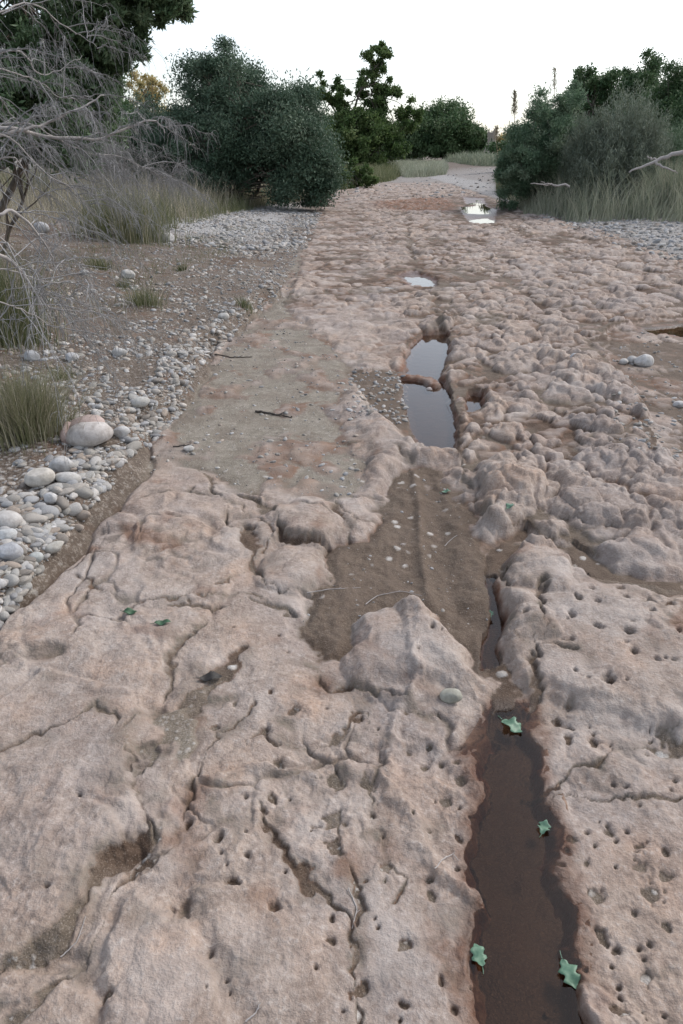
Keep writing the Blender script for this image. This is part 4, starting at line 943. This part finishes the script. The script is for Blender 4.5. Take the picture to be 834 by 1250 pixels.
# ------------------------------------------------------------------ fallen things
def slab_leaf(name, label, u, v, lpx, ang, mat, seed, oak=True, lift=.004, z=None):
    x, y, zz = on(u, v)
    if z is not None: zz = z; x, y = at0(u, v, z)
    L = lpx*(y*CP+(EYE-zz)*SP)/F*.84; rg = random.Random(seed); n = 22; out = []
    for i in range(n+1):
        t = i/n; base = math.sin(math.pi*min(1, t*1.02))**.7*.30
        wv = base*(1+(.27*math.sin(t*math.pi*6.2+.6) if oak else 0)) ; out.append((t-.5, max(wv, .006)*(1 if oak else .8)*rg.uniform(.9, 1.1)))
    Vv, Ff = [], []
    def hgt(a, b): return .10*math.cos(a*5+seed)*abs(b)*2+.35*abs(b)**1.3+.06*math.sin(a*9+seed*2)
    for t, wv in out:
        for q in (-1, -.5, 0, .5, 1): Vv.append((t*L, q*wv*L, hgt(t, q*wv)*L+(.0 if q else -.006*L)))
    m = len(Vv)
    for i in range(n):
        for j in range(4): Ff.append((i*5+j, i*5+j+1, i*5+j+6, i*5+j+5))
    me = bpy.data.meshes.new(name); me.from_pydata(Vv, [], Ff); me.update(); me.materials.append(M[mat])
    for p in me.polygons: p.use_smooth = True
    bm = bmesh.new(); bm.from_mesh(me); bmesh.ops.solidify(bm, geom=bm.faces[:], thickness=.0006); bm.to_mesh(me); bm.free()
    root = bpy.data.objects.new(name, me); COL.objects.link(root)
    root.location = (x, y, zz+lift); root.rotation_euler = (rg.uniform(-.12, .12), rg.uniform(-.12, .12), R(ang))
    tag(root, label, 'leaf', 'fallen leaves on the riverbed')
    s = tube_mesh('leaf_stalk', [(np.array([(-.5*L, 0, 0), (-.62*L, .02*L, .01*L), (-.75*L, .06*L, .0)]), [.0012, .0010, .0008])], M[mat], root, 4)
    return root
WL = gz(.2, 1.0)-.042
slab_leaf('fallen_leaf', 'green lobed leaf at the head of the water channel', 625, 887, 36, -50, 'oakleaf', 1, z=WL+.002)
slab_leaf('fallen_leaf', 'half-sunk green leaf against the right side of the water channel', 664, 1011, 26, 60, 'oakleaf', 2, z=WL+.001)
slab_leaf('fallen_leaf', 'green leaf on the left rim of the water channel near the bottom', 584, 1167, 34, 100, 'oakleaf', 3, z=WL+.003)
slab_leaf('fallen_leaf', 'green leaf on the right side of the water channel nearest the bottom', 695, 1190, 42, -75, 'oakleaf', 4, z=WL+.002)
slab_leaf('fallen_leaf', 'small green leaf on the wet mud beside the knobbly rock', 598, 747, 18, 80, 'oakleaf', 5)
slab_leaf('fallen_leaf', 'pale green leaf at the top of the muddy hollow', 545, 601, 14, 10, 'oakleaf', 6)
slab_leaf('fallen_leaf', 'bright green leaf below the round rock knob', 622, 624, 18, 50, 'oakleaf', 7)
slab_leaf('fallen_leaf', 'dark green leaf on the left bedrock, the left one of the pair', 159, 749, 24, -15, 'oakleaf_dark', 8, False, .008)
slab_leaf('fallen_leaf', 'dark green leaf on the left bedrock, the right one of the pair', 199, 762, 24, 5, 'oakleaf_dark', 9, False, .008)
slab_leaf('fallen_leaf', 'curled black leaf lying on the bedrock left of centre', 258, 829, 34, 18, 'black', 10, False, .010)
def stick(name, label, px, r, mat, cat='stick', lift=.004, group='sticks on the riverbed', sides=6):
    pts = []
    for p in px: x, y, z = on(*p); pts.append((x, y, z+lift))
    pts = np.array(pts); root = empty(name, tuple(pts[0])); tag(root, label, cat, group)
    t = np.linspace(0, len(pts)-1, 14); q = np.stack([np.interp(t, range(len(pts)), pts[:, k]) for k in range(3)], -1); q[:, 2] = np.maximum(q[:, 2], q[:, 2].mean()-.01)
    rg = np.random.default_rng(int(px[0][0])); q += rg.normal(size=q.shape)*r*.35
    tube_mesh('shaft', [(q-pts[0], np.linspace(r, r*.55, 14))], M[mat], root, sides)
    a = q[8]; d = np.array([r*6, r*4, r*1.5]); tube_mesh('side_twig', [(np.array([a, a+d*.6, a+d])-pts[0], [r*.5, r*.4, r*.2])], M[mat], root, 4)
    return root
stick('stick', 'short dark stick lying on the grey sandy track', [(312, 503), (335, 506), (357, 510)], .008, 'darktwig')
stick('stick', 'thin dark stick at the rim of the sandy track below the gravel ridge', [(212, 546), (224, 544), (236, 545)], .005, 'darktwig')
stick('stick', 'faint brown stick half buried in the smooth sand', [(262, 433), (285, 437), (308, 436)], .006, 'darktwig')
stick('dry_stem', 'long curved straw stem along the bottom of the muddy hollow', [(375, 728), (405, 720), (440, 718)], .0022, 'deadwood', 'stem')
stick('dry_stem', 'bent straw stem arching over the pale boulder slab', [(446, 738), (462, 727), (490, 722), (515, 728)], .002, 'deadwood', 'stem')
stick('dry_stem', 'short pale stem in the middle of the muddy hollow', [(543, 667), (551, 659), (558, 654)], .002, 'deadwood', 'stem')
stick('dry_stem', 'pale curled stem over a pit beside the channel', [(531, 1062), (540, 1050), (553, 1043), (560, 1052)], .0016, 'deadwood', 'stem')
stick('dry_stem', 'dry stem in the diagonal crack at lower left', [(75, 1170), (95, 1150), (105, 1120)], .0016, 'deadwood', 'stem')
stick('dry_stem', 'dry curved stem in the crack near the bottom centre', [(425, 1085), (436, 1110), (430, 1135)], .0016, 'deadwood', 'stem')
stick('dry_stem', 'forked pale stem at the bottom edge', [(300, 1248), (312, 1238), (318, 1225)], .0018, 'deadwood', 'stem')

# tangled root beside the pale stone
def tangle(name, label, u, v, wpx, n, mat, cat, seed, r=.006):
    x, y, z = on(u, v); w_ = wpx*(y*CP+(EYE-z)*SP)/F; rg = np.random.default_rng(seed); root = empty(name, (x, y, z)); tag(root, label, cat)
    ps = []
    for i in range(n):
        a = rg.normal(size=3)*np.array([w_*.3, w_*.25, w_*.12])+[0, 0, w_*.22]; b = rg.normal(size=3)*np.array([w_*.35, w_*.3, w_*.18])+[0, 0, w_*.2]
        ps.append((curve(a, b, 7, rg, .35), np.linspace(r, r*.3, 7)))
    tube_mesh('rootlets', ps, M[mat], root, 4)
    v_, f_ = blob(IC2, (w_*.3, w_*.25, w_*.2), .2, seed); v_[:, 2] += w_*.12; mesh_np('root_ball', v_, f_, M['bark'], parent=root)
    return root
tangle('root_tangle', 'brown tangled root at the foot of the green grass clump', 122, 288, 22, 60, 'bark', 'root', 95)
tangle('root_tangle', 'dark clump of roots hanging at the corner of the largest bush', 392, 250, 20, 70, 'bark', 'root', 96, .015)
def crumple(name, label, u, v, wpx, mat, cat, seed):
    x, y, z = on(u, v); w_ = wpx*(y*CP+(EYE-z)*SP)/F*.5; rg = np.random.default_rng(seed); v_, f_ = IC3
    d = 1+.22*np.abs(np.sin(v_@rg.normal(size=3)*4))+.2*np.abs(np.sin(v_@rg.normal(size=3)*6))-.2
    o = mesh_np(name, v_*d[:, None]*np.array([w_, w_*.7, w_*.55]), f_, M[mat]); o.location = (x, y, z+w_*.5); tag(o, label, cat); return o
crumple('plastic_scrap', 'crumpled teal plastic scrap caught at the corner of the largest bush', 395, 241, 9, 'plastic', 'litter', 97)
crumple('plastic_bag', 'small dark blue bag lying before the far meadow grass', 477, 210, 10, 'bag', 'litter', 98)

# pale fallen branches in the right grass
def fallen(label, mains, r0, seed):
    root = empty('fallen_branch', tuple(P(*mains[0][0]))); b0 = P(*mains[0][0]); tag(root, label, 'fallen branch', 'fallen branches in the right bank grass'); rg = np.random.default_rng(seed)
    for k, px in enumerate(mains):
        c = np.array([P(*p) for p in px]); t = np.linspace(0, len(c)-1, 12); q = np.stack([np.interp(t, range(len(c)), c[:, i]) for i in range(3)], -1)+rg.normal(size=(12, 3))*.015
        tube_mesh('branch', [(q-b0, np.linspace(r0, r0*.3, 12)*(1 if k == 0 else .6))], M['deadwood'], root, 6)
fallen('bleached forked dead branch lying over the right bank grass', [[(834, 186, 17), (815, 190, 17), (800, 197, 17), (780, 204, 17), (768, 210, 17)], [(810, 194, 17), (795, 194, 17.2), (790, 191, 17.3)], [(800, 198, 17), (815, 205, 16.8), (826, 210, 16.8)]], .05, 5)
fallen('thin pale fallen stick low in the right bank grass', [[(695, 226, 19.5), (670, 226, 19.5), (648, 224, 19.5)], [(672, 226, 19.5), (660, 222, 19.4)]], .03, 6)
# far stump
x, y = at0(596, 204); zb = gz(x, y); root = empty('tree_stump', (x, y, zb)); tag(root, 'pale weathered stump standing at the far end beside the right bushes', 'stump')
hh = 27/F*y
tube_mesh('stump_body', [(np.array([(0, 0, -.1), (0, 0, hh*.3), (hh*.05, 0, hh*.7), (hh*.04, 0, hh)]), [hh*.34, hh*.24, hh*.17, hh*.19])], M['cement'], root, 10)
tube_mesh('broken_top', [(np.array([(hh*.1, 0, hh*.9), (hh*.16, 0, hh*1.15)]), [hh*.12, hh*.02]), (np.array([(-hh*.06, 0, hh*.9), (-hh*.1, 0, hh*1.05)]), [hh*.10, hh*.02])], M['cement'], root, 6)
print('objects', len(bpy.data.objects))
